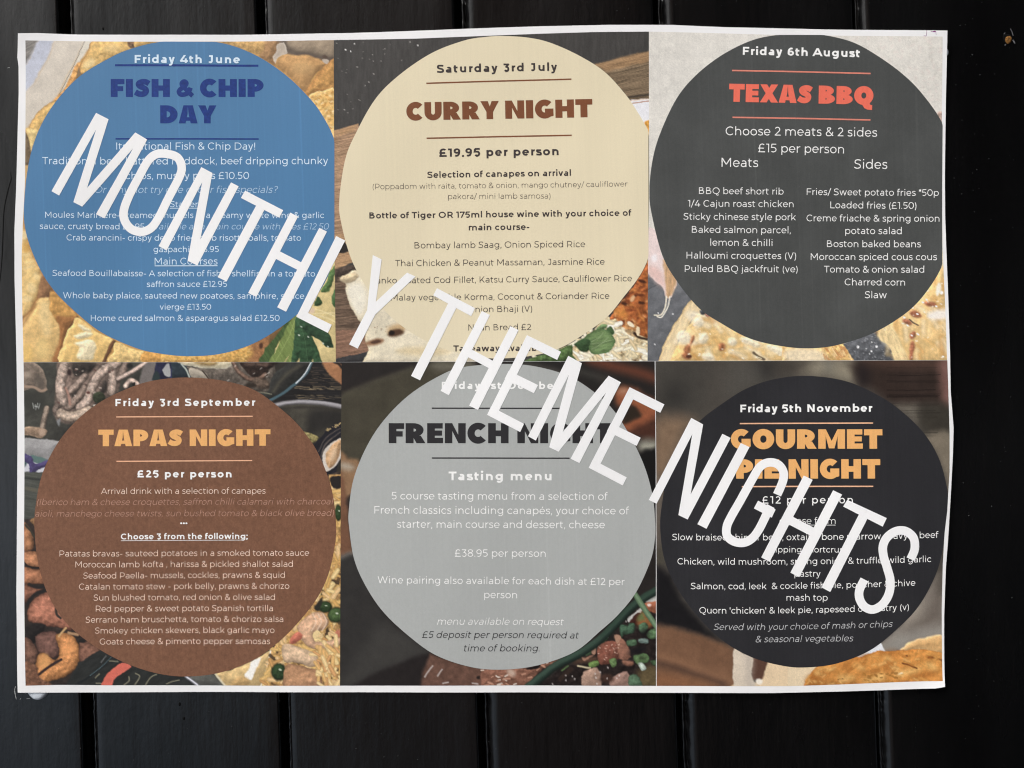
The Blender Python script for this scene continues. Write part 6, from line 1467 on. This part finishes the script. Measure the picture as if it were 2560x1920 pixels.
def monthly(k):
    letter_M(k, *P_('Z1', (327, 1203), (375, 1230), (605, 710), (683, 750)), *P_('Z2', (463, 165), (518, 193)), *P_('Z1', (850, 832), (925, 877)), *P_('Z2', (603, 240), (656, 266)))
    O = [px('Z1', x, y) for x, y in ((1085, 958), (1130, 1000), (1143, 1060), (1115, 1130), (1030, 1300), (970, 1405), (900, 1452), (830, 1440), (782, 1390), (778, 1320), (810, 1240), (900, 1080), (960, 985), (1020, 950))]
    C = spline([px('Z1', x, y) for x, y in ((1055, 968), (1115, 990), (1141, 1045), (1128, 1110), (1060, 1240), (1000, 1360), (950, 1430), (890, 1456), (825, 1440), (782, 1385), (777, 1320), (812, 1225), (870, 1115), (930, 1010), (985, 968))], 5)
    V, F = strip([tuple(q) for q in C] + [tuple(C[0])], 21.2); k.add(V, F)
    letter_N(k, *P_('Z2', (995, 440), (1047, 466)), *P_('Z1', (1265, 1050), (1335, 1087)), *P_('Z2', (1178, 533), (1240, 562)), *P_('Z2', (1452, 40), (1500, 65)))
    letter_T(k, P_('Z2', (1540, 92), (1780, 215), (1755, 262), (1514, 138)), P_('Z2', (1368, 636), (1425, 663)))
    letter_H(k, P_('Z2', (1560, 735), (1612, 760), (1873, 256), (1825, 230)), P_('Z2', (1742, 825), (1798, 853), (2055, 350), (2007, 326)), .52)
    bl, tl = px('Z2', 1862, 885), px('Z2', 2113, 378); tr = px('Z2', 2170, 406)
    quad(k, bl, np.asarray(bl) + np.array([19.7, 9.5]), tr, tl)
    quad(k, np.asarray(bl) + np.array([9.6, -19.4]), bl, px('Z2', 2060, 986), px('Z2', 2085, 935))
    # Y
    b0, b1 = px('Z4', 183, 1058), px('Z4', 237, 1085)
    quad(k, b0, b1, px('Z4', 352, 862), px('Z4', 300, 836), 8)
    quad(k, px('Z4', 296, 846), px('Z4', 350, 800), px('Z4', 388, 525), px('Z4', 332, 497), 10)
    quad(k, px('Z4', 325, 815), px('Z4', 347, 872), px('Z4', 600, 632), px('Z4', 547, 607), 12)
    quad(k, px('Z4', 300, 845), px('Z4', 347, 868), px('Z4', 362, 800), px('Z4', 322, 795), 3)
def theme(k):
    letter_T(k, P_('Z4', (735, 705), (974, 830), (950, 881), (711, 750)), P_('B3', (572, 150), (629, 178)))
    letter_H(k, P_('B3', (758, 244), (810, 272), (1068 - 0, 873 - 1105.9), (1017, 848 - 1105.9)), P_('B3', (937, 337), (993, 364), (1248, 968 - 1105.9), (1197, 944 - 1105.9)), .52)
    letter_E(k, px('B3', 1050, 395), px('Z4', 1300, 1000), px('Z4', 1514, 1105), px('Z4', 1490, 1156), px('B3', 1370, 208), px('B3', 1344, 259), px('B3', 1258, 503), px('B3', 1282, 451))
    letter_M(k, *P_('B3', (1307, 529), (1356, 556), (1560, 24), (1645, 71), (1440, 598), (1498, 626), (1813, 149), (1890, 190), (1574, 670), (1630, 698)))
    letter_E(k, px('B3', 1688, 727), px('B3', 1945, 221), px('B3', 2164, 329), px('B3', 2138, 382), px('B3', 2015, 539), px('B3', 1990, 590), px('B3', 1903, 839), px('B3', 1928, 788))
def nights(k):
    letter_N(k, *P_('B5', (106, 930), (155, 954), (372, 414), (447, 455), (292, 1025), (350, 1053), (568, 514), (620, 540)))
    quad(k, *P_('B5', (411, 1082), (468, 1111), (739, 598), (684, 572)))
    C = spline(P_('B5', (912, 897), (948, 812), (952, 755), (920, 708), (862, 694), (805, 722), (750, 810), (680, 935), (620, 1040), (595, 1100), (598, 1155), (640, 1190), (700, 1198), (755, 1170), (800, 1110), (846, 1018), (872, 968)), 5, False)
    V, F = strip([tuple(q) for q in C], 21.5); k.add(V, F)
    quad(k, *P_('B5', (792, 934), (766, 983), (878, 1041), (902, 990)))
    letter_H(k, P_('B6', (811, 184), (864, 212), (1135, 803 - 1105.9), (1079, 776 - 1105.9)), P_('B6', (994, 280), (1050, 308), (1318, 895 - 1105.9), (1262, 868 - 1105.9)), .50)
    letter_T(k, P_('B5', (1350, 928), (1596, 1042), (1571, 1096), (1324, 970)), P_('B6', (1189, 372), (1244, 401)))
    C = spline(P_('B6', (1746, 194), (1772, 130), (1764, 60), (1715, 18), (1655, 18), (1600, 55), (1573, 110), (1577, 175), (1600, 250), (1620, 330), (1612, 410), (1572, 478), (1512, 511), (1458, 492), (1427, 440), (1428, 385), (1458, 322)), 5, False)
    V, F = strip([tuple(q) for q in C], 21.5); k.add(V, F)
for f in (monthly, theme, nights): word(f)

# the pen smudge on the top right margin
I_violet = ink('violet smudge', (128, 40, 118), .2)
k = Ink()
V, F = poly([px('G3', 1510 + 24 * math.cos(a) * (1 + .2 * math.sin(3 * a)), 116 + 9 * math.sin(a)) for a in np.linspace(0, 2 * math.pi, 13)[:-1]]); k.add(V, F)
for L, w in (([(1406, 96), (1405, 130), (1400, 178)], 4), ([(1530, 120), (1536, 165)], 3), ([(1484, 116), (1460, 114)], 4), ([(1384, 176), (1392, 178)], 8), ([(1366, 172), (1374, 176)], 7)):
    V, F = strip([px('G3', x, y) for x, y in L], w / 5.529 * 1.3); k.add(V, F)
linked('pen_smudge', k.mesh('pen_smudge', 1.5), poster, I_violet)

# ------------------------------------------------------------------ lumps of mounting putty squeezed out behind the edge
M_putty = plain_mat('grey white putty', (200, 207, 215), 0.5, 0.4, 0.06, 500)
def putty(P, label, thick):
    P = spline(P, 6)
    c = P.mean(0); X, Z = wall_xz(c[0], c[1])
    V = []; F = []
    R = [1.0, 1.0, .97, .88, .72, .5, .25]
    D = [0, .35, .62, .82, .93, .98, 1.0]
    for q, d in zip(R, D):
        xx, zz_ = wall_xz(c[0] + (P[:, 0] - c[0]) * q, c[1] + (P[:, 1] - c[1]) * q)
        V.append(np.stack([xx, np.full(len(P), -thick * d), zz_], 1))
    n = len(P); V = np.vstack(V)
    for r in range(len(R) - 1):
        for i in range(n): F.append((r * n + i, r * n + (i + 1) % n, (r + 1) * n + (i + 1) % n, (r + 1) * n + i))
    F.append(tuple((len(R) - 1) * n + i for i in range(n)))
    me = fast_mesh('mounting_putty', V, F); me.polygons.foreach_set('use_smooth', np.ones(len(F), bool))
    o = linked('mounting_putty', me, None, M_putty)
    o['label'] = label; o['category'] = 'putty'; o['group'] = 'putty lumps holding the poster'
    return o
putty([(73, 1727), (75, 1731), (82, 1739), (90, 1745), (99, 1747), (110, 1744), (119, 1736), (124, 1729), (120, 1724.5), (98, 1723), (79, 1724)], 'large pale grey putty lump bulging below the bottom left corner of the poster', 0.0023)
putty([(2358, 122), (2366, 124), (2369, 130), (2368, 138), (2362, 144), (2354, 140), (2352, 130)], 'tiny putty lump peeping past the right edge of the poster, near its top', 0.0011)
